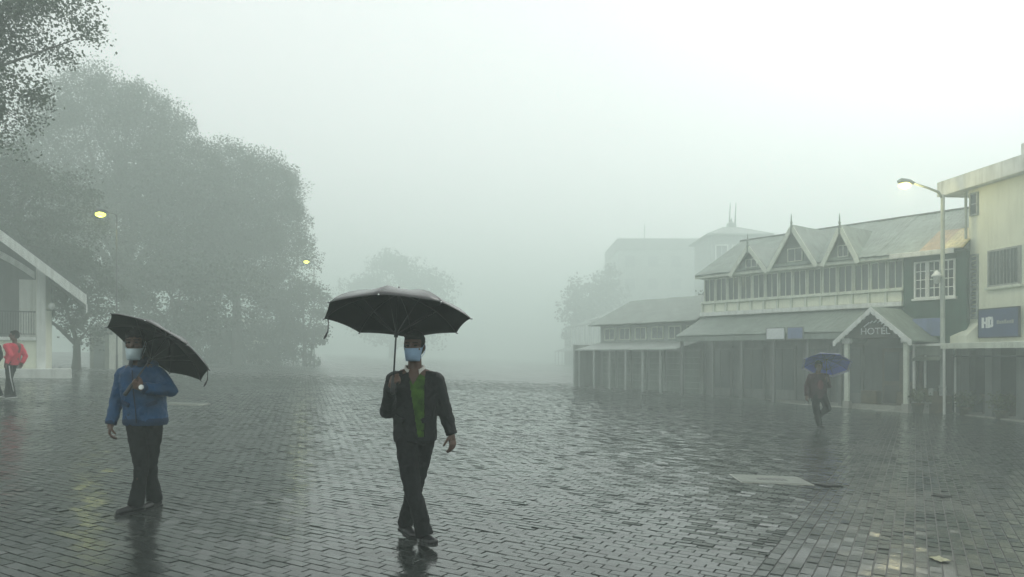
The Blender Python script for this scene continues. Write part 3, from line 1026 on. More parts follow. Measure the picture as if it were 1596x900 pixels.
tw = thing('turret_building', 'foggy house with low hipped turret roof and twin spikes', 'building', (29.2, 95, gz(29.2)))
box('wall', 'haze_grey', tw, -2.6, 2.6, 0, 6, -2, 12.9)
MB().add([(-3.1, -0.6, 12.9), (3.1, -0.6, 12.9), (3.1, 6.6, 12.9), (-3.1, 6.6, 12.9), (-0.7, 2.6, 14.2), (0.7, 2.6, 14.2), (0.7, 3.4, 14.2), (-0.7, 3.4, 14.2),
          (-3.1, -0.6, 13.05), (3.1, -0.6, 13.05), (3.1, 6.6, 13.05), (-3.1, 6.6, 13.05)],
         [(0, 1, 9, 8), (1, 2, 10, 9), (2, 3, 11, 10), (3, 0, 8, 11), (8, 9, 5, 4), (9, 10, 6, 5), (10, 11, 7, 6), (11, 8, 4, 7), (4, 5, 6, 7), (3, 2, 1, 0)]).build('roof', 'gable_grey', tw)
MB().lathe([(0.5, 0), (0.45, 0.4), (0.12, 0.55), (0.05, 0.9)], 8, (0.2, 3, 14.2)).build('cap', 'roof_metal', tw)
for x in (0.0, 0.55):
    MB().tube([(x, 3, 14.3), (x + 0.1, 3, 16.6)], [0.09, 0.03], 6).build('spike', 'steel_dark', tw)
for k in range(3):
    for z in (4.5, 7.6, 10.4):
        window(tw, -2.2 + k * 1.55, -1.0 + k * 1.55, z, z + 1.7, -0.002, 2, 1, 'white_paint', 'glass_grey', 0.1, 0.1)
box('side_wing', 'haze_grey', tw, 2.61, 8.0, 0.4, 6, -2, 11.5)
MB().prism([(0.1, 11.5), (3.2, 12.3), (6.2, 11.5)], 'x', 2.61, 8.2).build('wing_roof', 'gable_grey', tw)
tw.scale = (1.39, 1.39, 1.39)

# low shops between hotel and the fog
SA = math.atan2(-9.0, 1.5)
c_, s_ = math.cos(SA), math.sin(SA)
ends = [(18.6, 66.0), (16.6, 81.0), (14.4, 98.0), (12.3, 116.0), (9.8, 138.0)]
shop_labels = ['dim low shop nearest the hotel with dark lean-to roof', 'second low shop beyond the hotel fading into fog',
               'third low shop beyond the hotel, very faint in fog', 'farthest low shop of the row, nearly lost in fog']
for i in range(4):
    a, b = Vector(ends[i]), Vector(ends[i + 1])
    L = (b - a).length - 0.3
    ang = math.atan2(a.y - b.y, a.x - b.x)
    sh = thing('row_shop', shop_labels[i], 'shop', (b.x, b.y, gz(b.x)), ang, 'low shops beyond the hotel')
    hgt = (7.4, 6.6, 7.6, 7.0)[i]
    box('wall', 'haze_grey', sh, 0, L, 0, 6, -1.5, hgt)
    MB().prism([(-0.5, hgt - 0.1), (3, hgt + 1.2), (6.3, hgt - 0.1)], 'x', -0.2, L + 0.1).build('roof', 'gable_grey', sh)
    MB().prism([(0.0, 3.3), (-1.9, 2.7), (-1.9, 2.6), (0.0, 3.2)], 'x', 0.05, L - 0.05).build('awning', 'gable_grey', sh)
    n = max(2, int(L / 3.4))
    for k in range(n):
        x0 = 0.3 + k * (L - 0.6) / n
        x1 = x0 + (L - 0.6) / n - 0.3
        box('shop_front', 'grey_wall', sh, x0, x1, -0.06, 0.0, 0.1, 2.5)
        window(sh, x0 + 0.3, x1 - 0.3, 3.45, hgt - 0.25, -0.002, 2, 1, 'cream_trim', 'glass_grey', 0.07, 0.08)
        MB().tube([(x0, -1.8, -0.3), (x0, -1.8, 2.62)], 0.05, 6).build('post', 'grey_wall', sh)
    box('plinth', 'concrete', sh, 0.0, L, -2.1, -0.07, -1.2, 0.14)

# ------------------------------------------------------------------ left side: white house, pavilion, hut
lh = thing('white_house', 'white gabled house with railed veranda at the left edge', 'house', (-17.0, 29.5, 0.62), math.radians(30))
lh.scale = (0.865, 1, 1)
RS = 0.718                                              # roof slope
apx = -5.6
zr = 3.32 - RS * apx                                    # height of the apex above the ground here


def gable_bar(x0, x1, drop, y0, y1, name, m_, th):
    p = [(x0, 3.32 - RS * x0 - drop), (x1, 3.32 - RS * x1 - drop), (x1, 3.32 - RS * x1 - drop - th), (x0, 3.32 - RS * x0 - drop - th)]
    return MB().prism(p, 'y', y0, y1).build(name, m_, lh)


gable_bar(apx, 0.0, 0.0, -0.06, 0.02, 'barge_board', 'white_paint', 0.42)
gable_bar(apx, -0.03, -0.06, 0.022, 9.0, 'roof', 'roof_dark', 0.14)
MB().prism([(apx * 2, 3.2), (apx, zr), (apx, zr - 0.16), (apx * 2, 3.04)], 'y', -0.05, 9.0).build('roof', 'roof_dark', lh)
box('eave_bracket', 'white_paint', lh, -0.03, 0.03, -0.05, 0.05, 2.62, 2.95)
box('corner_pillar', 'white_paint', lh, -2.02, -1.66, 1.0, 1.34, 0.0, 4.4, 0.012)
box('side_wall', 'cream_wall', lh, -2.05, -1.70, 1.342, 8.5, 0.0, 4.4)
MB().prism([(apx * 2 + 1.5, 1.65), (-2.06, 1.65), (-2.06, 4.55), (apx, zr - 0.6), (apx * 2 + 1.5, 4.2)], 'y', 2.3, 2.5).build('back_wall', 'grey_wall', lh)
box('inner_wall', 'white_paint', lh, -2.75, -2.06, 1.9, 2.29, 1.66, 4.0)
box('veranda_floor', 'white_paint', lh, apx * 2 + 1.5, -2.03, 0.98, 2.29, 1.50, 1.64, 0.01)
box('lower_wall', 'cream_wall', lh, apx * 2 + 1.5, -2.03, 1.12, 2.29, 0.02, 1.495)
window(lh, -3.2, -2.6, 0.12, 1.15, 1.118, 1, 2, 'grey_wall', 'glass_grey', 0.05, 0.06)
n = 15
arch = []
for k in range(n + 1):                                  # arched valance under the gable
    x = -9.0 + 6.9 * k / n
    arch.append((x, 4.25 + 1.25 * (1 - ((x + 5.6) / 3.5) ** 2)))
low = [(x, z - 0.28) for (x, z) in reversed(arch)]
MB().prism(arch + low, 'y', 1.05, 1.14).build('arched_valance', 'white_paint', lh)
MB().prism([(p[0], p[1]) for p in arch] + [(-2.1, 4.55), (apx, zr - 0.55), (-9.0, 5.4)], 'y', 1.16, 1.22).build('gable_panel', 'grey_wall', lh)
rl = box('railing', 'steel_dark', lh, apx * 2 + 1.6, -2.05, 1.02, 1.07, 2.62, 2.67)
box('bottom_rail', 'steel_dark', rl, apx * 2 + 1.6, -2.05, 1.03, 1.06, 1.74, 1.77)
for k in range(48):
    x = -2.12 - k * 0.1
    MB().tube([(x, 1.045, 1.772), (x, 1.045, 2.618)], 0.011, 5).build('baluster', 'steel_dark', rl)
box('plinth', 'white_paint', lh, -9.0, -0.62, 0.35, 1.118, -0.3, 0.38, 0.02)
MB().lathe([(0.03, 0.0), (0.11, 0.05), (0.15, 0.15), (0.11, 0.25), (0.03, 0.30)], 12, (-1.42, 1.1, 2.75)).build('globe_lamp', 'globe', lh, True)
box('lamp_arm', 'steel_dark', lh, -1.66, -1.42, 1.09, 1.11, 2.72, 2.75)

M['pale_stone'] = mat('pale_stone', (0.46, 0.48, 0.42), 0.7, 0.1, 2.0, stain=0.25)
M['pale_ochre'] = mat('pale_ochre', (0.36, 0.36, 0.24), 0.7, 0.1, 2.0, stain=0.25)
pv = thing('garden_pavilion', 'small pale pavilion with rounded roof under the big tree', 'pavilion', (-27.0, 74.5, gz(-27.0)))
pv.scale = (1.32, 1.32, 1.32)
for (x, y) in ((-1.6, 0), (-0.55, 0), (0.55, 0), (1.6, 0), (-1.6, 2.6), (1.6, 2.6)):
    MB().lathe([(0.16, -0.4), (0.16, 0.25), (0.11, 0.3), (0.10, 1.9), (0.16, 2.0)], 10, (x, y, 0)).build('column', 'pale_stone', pv, True)
box('beam', 'pale_stone', pv, -1.8, 1.8, -0.2, 2.8, 2.0, 2.32, 0.02)
MB().lathe([(1.0, 2.322), (1.0, 2.4), (0.96, 2.75), (0.78, 3.1), (0.5, 3.32), (0.12, 3.42)], 24).build('dome_roof', 'pale_stone', pv, True).scale = (1.85, 1.35, 1)
pv.children[-1].location = (0, 1.3, 0)
box('back_wall', 'pale_ochre', pv, -1.5, 1.5, 2.45, 2.55, -0.3, 1.99)
box('base', 'concrete', pv, -2.0, 2.0, -0.45, 3.0, -0.6, 0.05)

ht = thing('garden_hut', 'small pale hut glimpsed between tree trunk and blue jacket', 'hut', (-23.2, 41.5, gz(-23.2)))
box('wall', 'pale_stone', ht, -0.55, 0.55, 0, 1.4, -0.3, 2.1)
MB().prism([(-0.75, 2.1), (0.75, 2.1), (0.0, 2.6)], 'y', -0.2, 1.6).build('roof', 'haze_grey', ht)
box('door', 'haze_grey', ht, -0.3, 0.3, -0.03, 0.0, -0.2, 1.6)

# ------------------------------------------------------------------ trees
def crown_points(lobes, clusters, per, spread, r, shell=0.55):
    cs, tot = [], sum(l[3] * l[4] * l[5] for l in lobes)
    for (cx, cyy, cz, rx, ry, rz_) in lobes:
        k = max(3, int(clusters * rx * ry * rz_ / tot))
        d = r.normal(0, 1, (k, 3)); d /= np.linalg.norm(d, axis=1)[:, None]
        rad = shell + (1 - shell) * r.uniform(0, 1, k) ** 0.6
        cs.append(np.array([cx, cyy, cz]) + d * rad[:, None] * np.array([rx, ry, rz_]))
    cs = np.concatenate(cs)
    sz = r.uniform(0.5, 1.35, len(cs))
    pts = np.repeat(cs, per, 0) + np.clip(r.normal(0, 1, (len(cs) * per, 3)), -1.5, 1.5) * (spread * np.repeat(sz, per))[:, None] * np.array([1, 1, 0.7])
    return cs, pts


def tree(name, label, base, height_trunk, lobes, clusters, per, spread, leaf, r_trunk, leafmat='leaf_dark', seed=1, group=None, limbs=40, shell=0.55, lean=(0, 0), S=1.0):
    """base is the foot; lobes are (dx, dy, z, rx, ry, rz) from the foot"""
    r = np.random.default_rng(seed)
    base = (base[0] * S, base[1] * S, gz(base[0] * S))
    lobes = [tuple(q * S for q in l) for l in lobes]
    height_trunk, spread = height_trunk * S, spread * S
    t = thing(name, label, 'tree', base, 0, group)
    cs, pts = crown_points(lobes, clusters, per, spread, r, shell)
    me = leaf_cards('crown', pts, leaf, r)
    me.materials.append(M[leafmat])
    link('crown', me, t)
    mb = MB()
    top = Vector((lean[0], lean[1], height_trunk))
    mb.tube([(0, 0, -0.5), (0.03 * r.normal(), 0, 0.15), (top.x * 0.3, top.y * 0.3, height_trunk * 0.4), top * 0.75 + Vector((0, 0, height_trunk * .02)), top],
            [r_trunk * 1.6, r_trunk * 1.15, r_trunk * 0.95, r_trunk * 0.85, r_trunk * 0.7], 10)
    idx = r.choice(len(cs), min(limbs, len(cs)), replace=False)
    forks = []
    for j in range(max(3, limbs // 8)):
        tgt = Vector(cs[idx[j]])
        f = top.lerp(tgt, 0.5) + Vector(r.normal(0, 0.3, 3))
        mb.tube([top - Vector((0, 0, 0.3)), top.lerp(f, 0.5) + Vector(r.normal(0, 0.12, 3)), f, tgt],
                [r_trunk * 0.6, r_trunk * 0.45, r_trunk * 0.28, r_trunk * 0.05], 7)
        forks.append(f)
    for j in idx[max(3, limbs // 8):]:
        tgt = Vector(cs[j])
        f = min(forks, key=lambda p: (p - tgt).length)
        mid = f.lerp(tgt, 0.5) + Vector(r.normal(0, 0.15, 3)) * max(1, spread)
        mb.tube([f, mid, tgt], [r_trunk * 0.2, r_trunk * 0.11, r_trunk * 0.03], 5)
    mb.build('trunk', 'bark', t, True)
    return t


# the two giants on the left; feet about 50 m away
tree('broadleaf_tree', 'tallest dark tree in fog behind the white house', (-25.6, 49, gz(-25.6)), 5.5,
     [(-1.2, 0, 14.0, 5.2, 5, 5.2), (3.6, 0, 11.0, 4.6, 4.5, 4.6), (-5.5, 0, 10.5, 4.6, 4.5, 4.6), (0.5, -1, 8.0, 6.5, 5, 3.6), (-2.5, 0, 16.5, 3.0, 3, 2.6), (1.5, 0, 14.6, 3.2, 3, 3.4)],
     760, 260, 0.60, 0.145, 0.6, 'leaf_dark', 11, 'big trees in the fog', 70, S=1.2)
tree('broadleaf_tree', 'rounded dark tree in fog right of the tallest one', (-19.2, 51.5, gz(-19.2)), 4.5,
     [(0.2, 0, 11.3, 4.3, 4.2, 3.9), (2.0, 0, 8.0, 3.1, 3.2, 4.3), (-2.5, 0, 9.0, 3.8, 4, 4.2), (0.6, 0, 6.6, 3.4, 3.2, 3.2), (2.2, 0, 12.2, 2.0, 2.2, 2.0)],
     560, 255, 0.52, 0.14, 0.45, 'leaf_dark', 12, 'big trees in the fog', 56, S=1.2)
tree('broadleaf_tree', 'shorter leafy tree right beside the white house porch', (-23.0, 39.0, gz(-23.0)), 1.6,
     [(0, 0, 4.9, 1.8, 1.6, 1.5), (-0.6, 0, 3.2, 1.5, 1.4, 1.2), (0.6, 0.2, 2.4, 1.2, 1.2, 1.0), (-1.9, 0, 5.4, 1.6, 1.4, 1.3), (1.4, 0, 4.0, 1.1, 1.1, 1.0)],
     130, 95, 0.30, 0.13, 0.20, 'leaf_dark', 13, 'trees round the white house', 30)
tree('broadleaf_tree', 'low dim tree behind the man in blue', (-20.6, 45, gz(-20.6)), 2.0,
     [(0, 0, 4.2, 3.2, 2.5, 2.6), (3.0, 0.5, 4.6, 2.4, 2, 2.0), (-2.4, 0, 5.4, 2.2, 2, 2.2)],
     150, 120, 0.45, 0.18, 0.25, 'leaf_dark', 14, 'trees round the white house', 30, S=1.15)
tree('broadleaf_tree', 'faint lower tree at the right foot of the rounded tree', (-14.9, 53, gz(-14.9)), 2.0,
     [(0, 0, 4.0, 1.7, 2, 2.2), (-1.4, 0.5, 5.6, 1.6, 1.8, 1.8)],
     80, 110, 0.4, 0.18, 0.2, 'leaf_dark', 15, 'trees round the white house', 20, S=1.2)
tree('broadleaf_tree', 'dark full tree filling the left edge above the white house roof', (-26.5, 37.5, 0), 4.5,
     [(0, 0, 8.6, 3.4, 3.2, 3.6), (2.6, 0, 7.6, 2.8, 3, 3.0), (0.8, 0, 5.6, 4.2, 3, 2.4), (-2.8, 0, 8.5, 3.2, 3, 3.4)],
     360, 190, 0.42, 0.12, 0.4, 'leaf_dark', 21, 'big trees in the fog', 50)
hg = thing('hedge', 'dim high hedge under the big trees behind the pavilion', 'hedge', (-24.5, 64, gz(-24.5)))
hr = np.random.default_rng(31)
hc_, hp_ = crown_points([(x, hr.normal(0, .4), 1.6 + hr.uniform(0, 1.2), 2.2, 1.4, 2.2 + hr.uniform(0, 1.0)) for x in np.arange(-9, 8.1, 2.2)], 260, 120, 0.5, hr)
hme = leaf_cards('foliage', hp_, 0.22, hr)
hme.materials.append(M['leaf_dark'])
link('foliage', hme, hg)
hmb = MB()
for x in np.arange(-8.5, 8.1, 1.4):
    hmb.tube([(x, 0, -0.6), (x + hr.normal(0, .1), 0, 1.2), (x + hr.normal(0, .3), 0.2, 2.6)], [0.09, 0.07, 0.03], 6)
hmb.build('stems', 'bark', hg)
# near tree whose branches hang into the top left corner, trunk outside the picture
tree('broadleaf_tree', 'nearest tree, clear leafy branches hanging into the top left corner', (-13.4, 14.0, gz(-13.4)), 4.9,
     [(1.6, -0.4, 6.4, 2.5, 1.6, 1.0), (3.1, -0.3, 6.0, 1.5, 1.2, 0.75), (1.2, 0, 7.4, 2.0, 1.6, 1.2), (3.6, 0, 7.9, 1.7, 1.3, 1.1), (0.0, 0, 8.6, 2.6, 2, 1.5), (4.0, 0.2, 8.9, 1.3, 1.2, 0.8), (1.8, 0, 9.4, 2.4, 2, 1.2), (3.7, 0, 5.5, 1.2, 1.0, 0.6), (2.4, 0, 5.3, 1.4, 1.1, 0.7), (4.6, 0, 7.2, 1.0, 1, 0.9), (3.2, 0, 6.8, 1.3, 1.1, 0.7)],
     520, 240, 0.21, 0.07, 0.18, 'leaf_mid', 16, None, 90, 0.25, (0.5, -0.2), S=1.25)
# far trees
tree('broadleaf_tree', 'ghostly far tree behind the middle umbrella', (-22.5, 138, gz(-22.5)), 6.0,
     [(0, 0, 13.5, 6.5, 5, 6.0), (6.0, 0, 11, 5.5, 5, 5.5), (-5.5, 0, 11, 4.5, 4, 5), (2, 0, 6.5, 9, 5, 4.5)],
     260, 70, 1.1, 0.62, 0.6, 'leaf_dark', 17, 'far trees', 30, S=1.2)
tree('broadleaf_tree', 'faint tree left of the cream building', (10.2, 92, gz(10.2)), 4.0,
     [(0, 0, 8.0, 3.0, 3, 3.6), (1.8, 0, 10.0, 2.2, 2.4, 2.6), (-1.6, 0, 5.5, 2.6, 2.6, 3.0)],
     130, 70, 0.7, 0.45, 0.4, 'leaf_dark', 18, 'far trees', 24, S=1.45)
tree('broadleaf_tree', 'dim bushy tree between turret house and hotel roof', (13.6, 49.5, gz(13.6)), 3.0,
     [(0, 0, 5.2, 1.3, 1.4, 1.4), (1.1, 0, 4.6, 1.2, 1.4, 1.4), (-0.9, 0, 4.2, 1.2, 1.4, 1.3)],
     90, 90, 0.35, 0.18, 0.2, 'leaf_dark', 19, 'far trees', 20)


# ------------------------------------------------------------------ street lamps
def street_lamp(label, base, pole_h, arm, head_drop, glow, watts, r=0.075, lantern=None, colr=(1, 0.86, 0.35), metal='pole_metal'):
    t = thing('street_lamp', label, 'street lamp', base, 0, 'lit street lamps')
    MB().tube([(0, 0, -0.2), (0, 0, 0.9), (0, 0, 0.92), (0, 0, pole_h)], [r * 1.35, r * 1.3, r, r * 0.75], 12).build('pole', metal, t, True)
    MB().tube([(0, 0, 0.9), (0, 0, 0.98)], r * 1.5, 12).build('collar', metal, t, True)
    ax, az = arm
    MB().tube([(0, 0, pole_h - 0.12), (ax * 0.15, 0, pole_h + az * 0.25), (ax * 0.5, 0, pole_h + az * 0.6), (ax, 0, pole_h + az)], [r * 0.6, r * 0.55, r * 0.5, r * 0.45], 8).build('arm', metal, t, True)
    sx = 1 if ax > 0 else -1
    h = MB()
    h.tube([(ax - sx * 0.05, 0, pole_h + az), (ax + sx * 0.10, 0, pole_h + az + 0.03), (ax + sx * 0.40, 0, pole_h + az + 0.06), (ax + sx * 0.52, 0, pole_h + az + 0.05)],
           [0.05, 0.10, 0.12, 0.04], 10)
    hd = h.build('lamp_head', metal, t, True)
    MB().ellipsoid((ax + sx * 0.27, 0, pole_h + az - 0.09), (0.23, 0.15, 0.12), nu=12, nv=8).build('bulb', glow, hd, True)
    ld = bpy.data.lights.new('lamp_light', 'POINT')
    ld.energy = watts
    ld.color = colr
    ld.shadow_soft_size = 0.12
    lo_ = bpy.data.objects.new('lamp_light', ld)
    col.objects.link(lo_)
    lo_.parent = hd
    lo_.location = (ax + sx * 0.27, -0.05, pole_h + az - 0.25)
    if lantern:
        lx, lz = lantern
        ln = MB().lathe([(0.02, 0.34), (0.06, 0.30), (0.17, 0.16), (0.17, 0.13), (0.12, 0.12), (0.09, -0.10), (0.03, -0.12)], 12, (lx, -0.02, lz)).build('lantern', 'globe', t, True)
        MB().tube([(0, 0, lz + 0.30), (lx, -0.02, lz + 0.36), (lx, -0.02, lz + 0.33)], 0.018, 6).build('bracket', 'pole_metal', ln)
    return t


street_lamp('tall lit street lamp in front of the green house', (15.0, 25.7, gz(15.0)), 7.62, (-1.05, 0.42), 0, 'lamp_glow', 90, 0.085, (-0.22, 4.65))
street_lamp('lit lamp glowing yellow green before the tallest tree', (-17.35, 32.4, gz(-17.35)), 7.1, (-0.45, 0.12), 0, 'lamp_glow_green', 22, 0.035, colr=(0.9, 0.95, 0.3), metal='steel_dark')
street_lamp('small far lit lamp at the right edge of the rounded tree', (-16.1, 60.0, gz(-16.1)), 8.6, (-0.35, 0.1), 0, 'lamp_glow_green', 22, 0.045, colr=(0.9, 0.95, 0.3), metal='steel_dark')

# ------------------------------------------------------------------ small things lying in the paving
def paved(x, y, dz=0.0):
    return (x, y, SLOPE * x + dz)


dc = thing('drain_cover', 'pale rectangular cover slab with dark slots set in the paving', 'drain cover', paved(3.38, 9.66), -GA * 0.15)
dc.rotation_euler = (0, math.atan(-SLOPE), -0.05)
box('slab', 'pale_slab', dc, -0.44, 0.44, -0.30, 0.30, -0.01, 0.012, 0.006)
box('rim', 'concrete', dc, -0.455, 0.455, -0.32, 0.32, -0.012, 0.006)
for k in range(7):
    box('slot', 'iron', dc, -0.17 + k * 0.055, -0.135 + k * 0.055, -0.10, 0.04, 0.010, 0.0145)
dg_ = thing('drain_grate', 'small dark iron grate beside the pale cover slab', 'drain grate', paved(4.02, 9.36), 0)
dg_.rotation_euler = (0, math.atan(-SLOPE), 0.3)
box('frame', 'iron', dg_, -0.13, 0.13, -0.10, 0.10, -0.01, 0.010)
for k in range(6):
    box('bar', 'iron', dg_, -0.12 + k * 0.042, -0.10 + k * 0.042, -0.09, 0.09, 0.0095, 0.017)
dg2 = thing('drain_grate', 'small dark iron grate in the paving at right, near the shops', 'drain grate', paved(5.15, 8.85), 0)
dg2.rotation_euler = (0, math.atan(-SLOPE), 0.5)
box('frame', 'iron', dg2, -0.09, 0.09, -0.07, 0.07, -0.01, 0.009)
for k in range(4):
    box('bar', 'iron', dg2, -0.075 + k * 0.042, -0.055 + k * 0.042, -0.06, 0.06, 0.0085, 0.015)
sl = thing('paving_slab', 'long pale slab in the paving behind the man in blue', 'slab', paved(-8.3, 18.75), 0)
sl.rotation_euler = (0, math.atan(-SLOPE), 0)
box('slab', 'pale_slab', sl, -0.45, 0.45, -0.28, 0.28, -0.01, 0.02, 0.008)
box('rim', 'concrete', sl, -0.5, 0.5, -0.33, 0.33, -0.012, 0.008)
sc_ = thing('wet_scrap', 'small yellowish scrap flattened on the paving at bottom right', 'litter', paved(3.40, 5.87), 0.2)
r_ = np.random.default_rng(5)
v, f = [], []
for j in range(6):
    for i in range(6):
        v.append((-0.055 + i * 0.022 + r_.normal(0, 0.003), -0.07 + j * 0.028 + r_.normal(0, 0.004), 0.006 + abs(r_.normal(0, 0.006))))
for j in range(5):
    for i in range(5):
        f.append((j * 6 + i, j * 6 + i + 1, j * 6 + i + 7, j * 6 + i + 6))
so = MB().add(v, f).build('sheet', 'scrap', sc_)

# ------------------------------------------------------------------ people and umbrellas
def solid(mb, voxel, smooth_it=6, wrinkle=0.0, wscale=0.12, seed=0):
    """fuse overlapping closed shapes into one continuous skin"""
    me = mb.mesh('fused')
    o = bpy.data.objects.new('fused', me)
    col.objects.link(o)
    rm = o.modifiers.new('r', 'REMESH')
    rm.mode = 'VOXEL'
    rm.voxel_size = voxel
    sm = o.modifiers.new('s', 'SMOOTH')
    sm.factor = 0.5
    sm.iterations = smooth_it
    if wrinkle > 0:
        tx = bpy.data.textures.new('folds', 'CLOUDS')
        tx.noise_scale = wscale
        tx.noise_depth = 2
        dp = o.modifiers.new('d', 'DISPLACE')
        dp.texture = tx
        dp.strength = wrinkle
        dp.mid_level = 0.5
    dg = bpy.context.evaluated_depsgraph_get()
    out = bpy.data.meshes.new_from_object(o.evaluated_get(dg))
    bpy.data.objects.remove(o)
    bpy.data.meshes.remove(me)
    return out


def finish(name, me, material, parent, thick=0.0):
    me.name = name
    me.materials.clear()
    me.materials.append(M[material])
    me.shade_smooth()
    o = link(name, me, parent)
    if thick:
        md = o.modifiers.new('thickness', 'SOLIDIFY')
        md.thickness = thick
        md.offset = -1
    return o


def cut(me, fn):
    """drop the faces whose centre satisfies fn"""
    bm = bmesh.new()
    bm.from_mesh(me)
    dead = [f for f in bm.faces if fn(f.calc_center_median(), f.normal)]
    bmesh.ops.delete(bm, geom=dead, context='FACES')
    bm.to_mesh(me)
    bm.free()
    return me


def V3(*a):
    return Vector(a)


def hand(mb, wrist, f, n, s, curl=0.5, k=1.0):
    """palm and five fingers: f along the hand, n out of the palm, s towards the thumb"""
    wrist, f, n = Vector(wrist), Vector(f).normalized(), Vector(n)
    n = (n - f * n.dot(f)).normalized()
    s2 = f.cross(n)
    s = s2 if s2.dot(Vector(s)) > 0 else -s2
    palm = 0.088 * k
    for i, (off, ln) in enumerate(((0.030, 0.074), (0.010, 0.082), (-0.010, 0.076), (-0.029, 0.060))):
        base = wrist + s * off * k * 0.7 + f * 0.012
        kn = wrist + s * off * k + f * palm * (1.0 if i in (1, 2) else 0.95)
        mb.capsule(base, kn, 0.0145 * k, 0.0125 * k, 8)
        a = 0.25 * curl
        p = kn
        for seg, frac in enumerate((0.45, 0.30, 0.25)):
            a += curl * (0.75, 0.95, 0.6)[seg]
            d = f * math.cos(a) + n * math.sin(a)
            q = p + d * ln * k * frac
            mb.capsule(p, q, (0.0105, 0.0098, 0.009)[seg] * k, (0.0098, 0.009, 0.008)[seg] * k, 8)
            p = q
    tb = wrist + s * 0.026 * k + f * 0.022 * k
    t1 = tb + (s * 0.75 + f * 0.6 + n * 0.25).normalized() * 0.040 * k
    t2 = t1 + (f * 0.75 + n * (0.3 + 0.5 * curl) + s * (0.35 - 0.25 * curl)).normalized() * 0.032 * k
    t3 = t2 + (f * 0.6 + n * (0.4 + 0.6 * curl) - s * 0.1).normalized() * 0.024 * k
    mb.capsule(tb, t1, 0.016 * k, 0.012 * k, 8)
    mb.capsule(t1, t2, 0.012 * k, 0.0105 * k, 8)
    mb.capsule(t2, t3, 0.0105 * k, 0.009 * k, 8)
    mb.capsule(wrist - f * 0.03, wrist + f * 0.03, 0.026, 0.027, 10)


def head(mb, c, R, k=1.0):
    """skull, jaw, nose, brow, ears, about 0.24 m tall; c is the middle of the head, R turns it (faces -y)"""
    c = Vector(c)

    def P(x, y, z):
        return c + R @ (Vector((x, y, z)) * k)
    mb.ellipsoid(P(0, 0.012, 0.035), (0.076 * k, 0.095 * k, 0.088 * k), R, 20, 14)
    mb.ellipsoid(P(0, -0.022, -0.035), (0.062 * k, 0.070 * k, 0.083 * k), R, 20, 14)
    mb.ellipsoid(P(0, -0.060, -0.092), (0.030 * k, 0.028 * k, 0.024 * k), R, 12, 8)
    mb.capsule(P(0, -0.088, 0.022), P(0, -0.105, -0.020), 0.010 * k, 0.017 * k, 8)
    for s in (-1, 1):
        mb.capsule(P(s * 0.012, -0.088, 0.032), P(s * 0.052, -0.072, 0.030), 0.013 * k, 0.012 * k, 8)
        mb.ellipsoid(P(s * 0.040, -0.066, -0.018), (0.026 * k, 0.022 * k, 0.020 * k), R, 10, 8)
        mb.ellipsoid(P(s * 0.078, 0.010, -0.002), (0.010 * k, 0.020 * k, 0.032 * k), R, 10, 8)
    mb.capsule(P(-0.022, -0.086, -0.058), P(0.022, -0.086, -0.058), 0.010 * k, 0.010 * k, 8)
    return P


def face_parts(root, c, R, k=1.0, maskmat=None, chin=False):
    c = Vector(c)

    def P(x, y, z):
        return c + R @ (Vector((x, y, z)) * k)
    for s in (-1, 1):
        MB().ellipsoid(P(s * 0.031, -0.0845, 0.010), (0.013 * k, 0.008 * k, 0.008 * k), R, 10, 6).build('eye', 'eye', root, True)
        MB().capsule(P(s * 0.014, -0.100, 0.034), P(s * 0.052, -0.083, 0.036), 0.0045 * k, 0.003 * k, 6).build('eyebrow', 'hair', root, True)
    if maskmat:
        dz = -0.035 if chin else 0.0
        nu, nv = 17, 9
        v, f = [], []
        for j in range(nv):
            t = j / (nv - 1)
            z = -0.010 - 0.100 * t + dz
            bulge = 0.006 + 0.030 * math.sin(math.pi * min(1, t * 0.9 + 0.08)) + (0.003 if j % 2 else 0)
            for i in range(nu):
                a = (i / (nu - 1) - 0.5) * math.radians(150) * (1.0 - 0.22 * t)
                rx = 0.074 - 0.012 * t
                ry = 0.098 + bulge * max(0.0, math.cos(a)) ** 1.5 - 0.012 * t
                v.append(P(rx * math.sin(a) * 1.02, -0.002 - ry * math.cos(a) * (1.0 if abs(a) < 1.5 else .9), z - 0.012 * (1 - math.cos(a)) * (t - 0.5)))
        for j in range(nv - 1):
            for i in range(nu - 1):
                f.append((j * nu + i, j * nu + i + 1, (j + 1) * nu + i + 1, (j + 1) * nu + i))
        mk = MB().add(v, f).build('face_mask', maskmat, root, True)
        md = mk.modifiers.new('thickness', 'SOLIDIFY')
        md.thickness = 0.003
        for s in (-1, 1):
            MB().tube([P(s * 0.070, -0.030, -0.018 + dz), P(s * 0.084, 0.0, 0.018), P(s * 0.086, 0.026, 0.0), P(s * 0.080, 0.012, -0.05), P(s * 0.056, -0.030, -0.095 + dz)],
                      0.0022, 5).build('ear_loop', maskmat, mk, True)


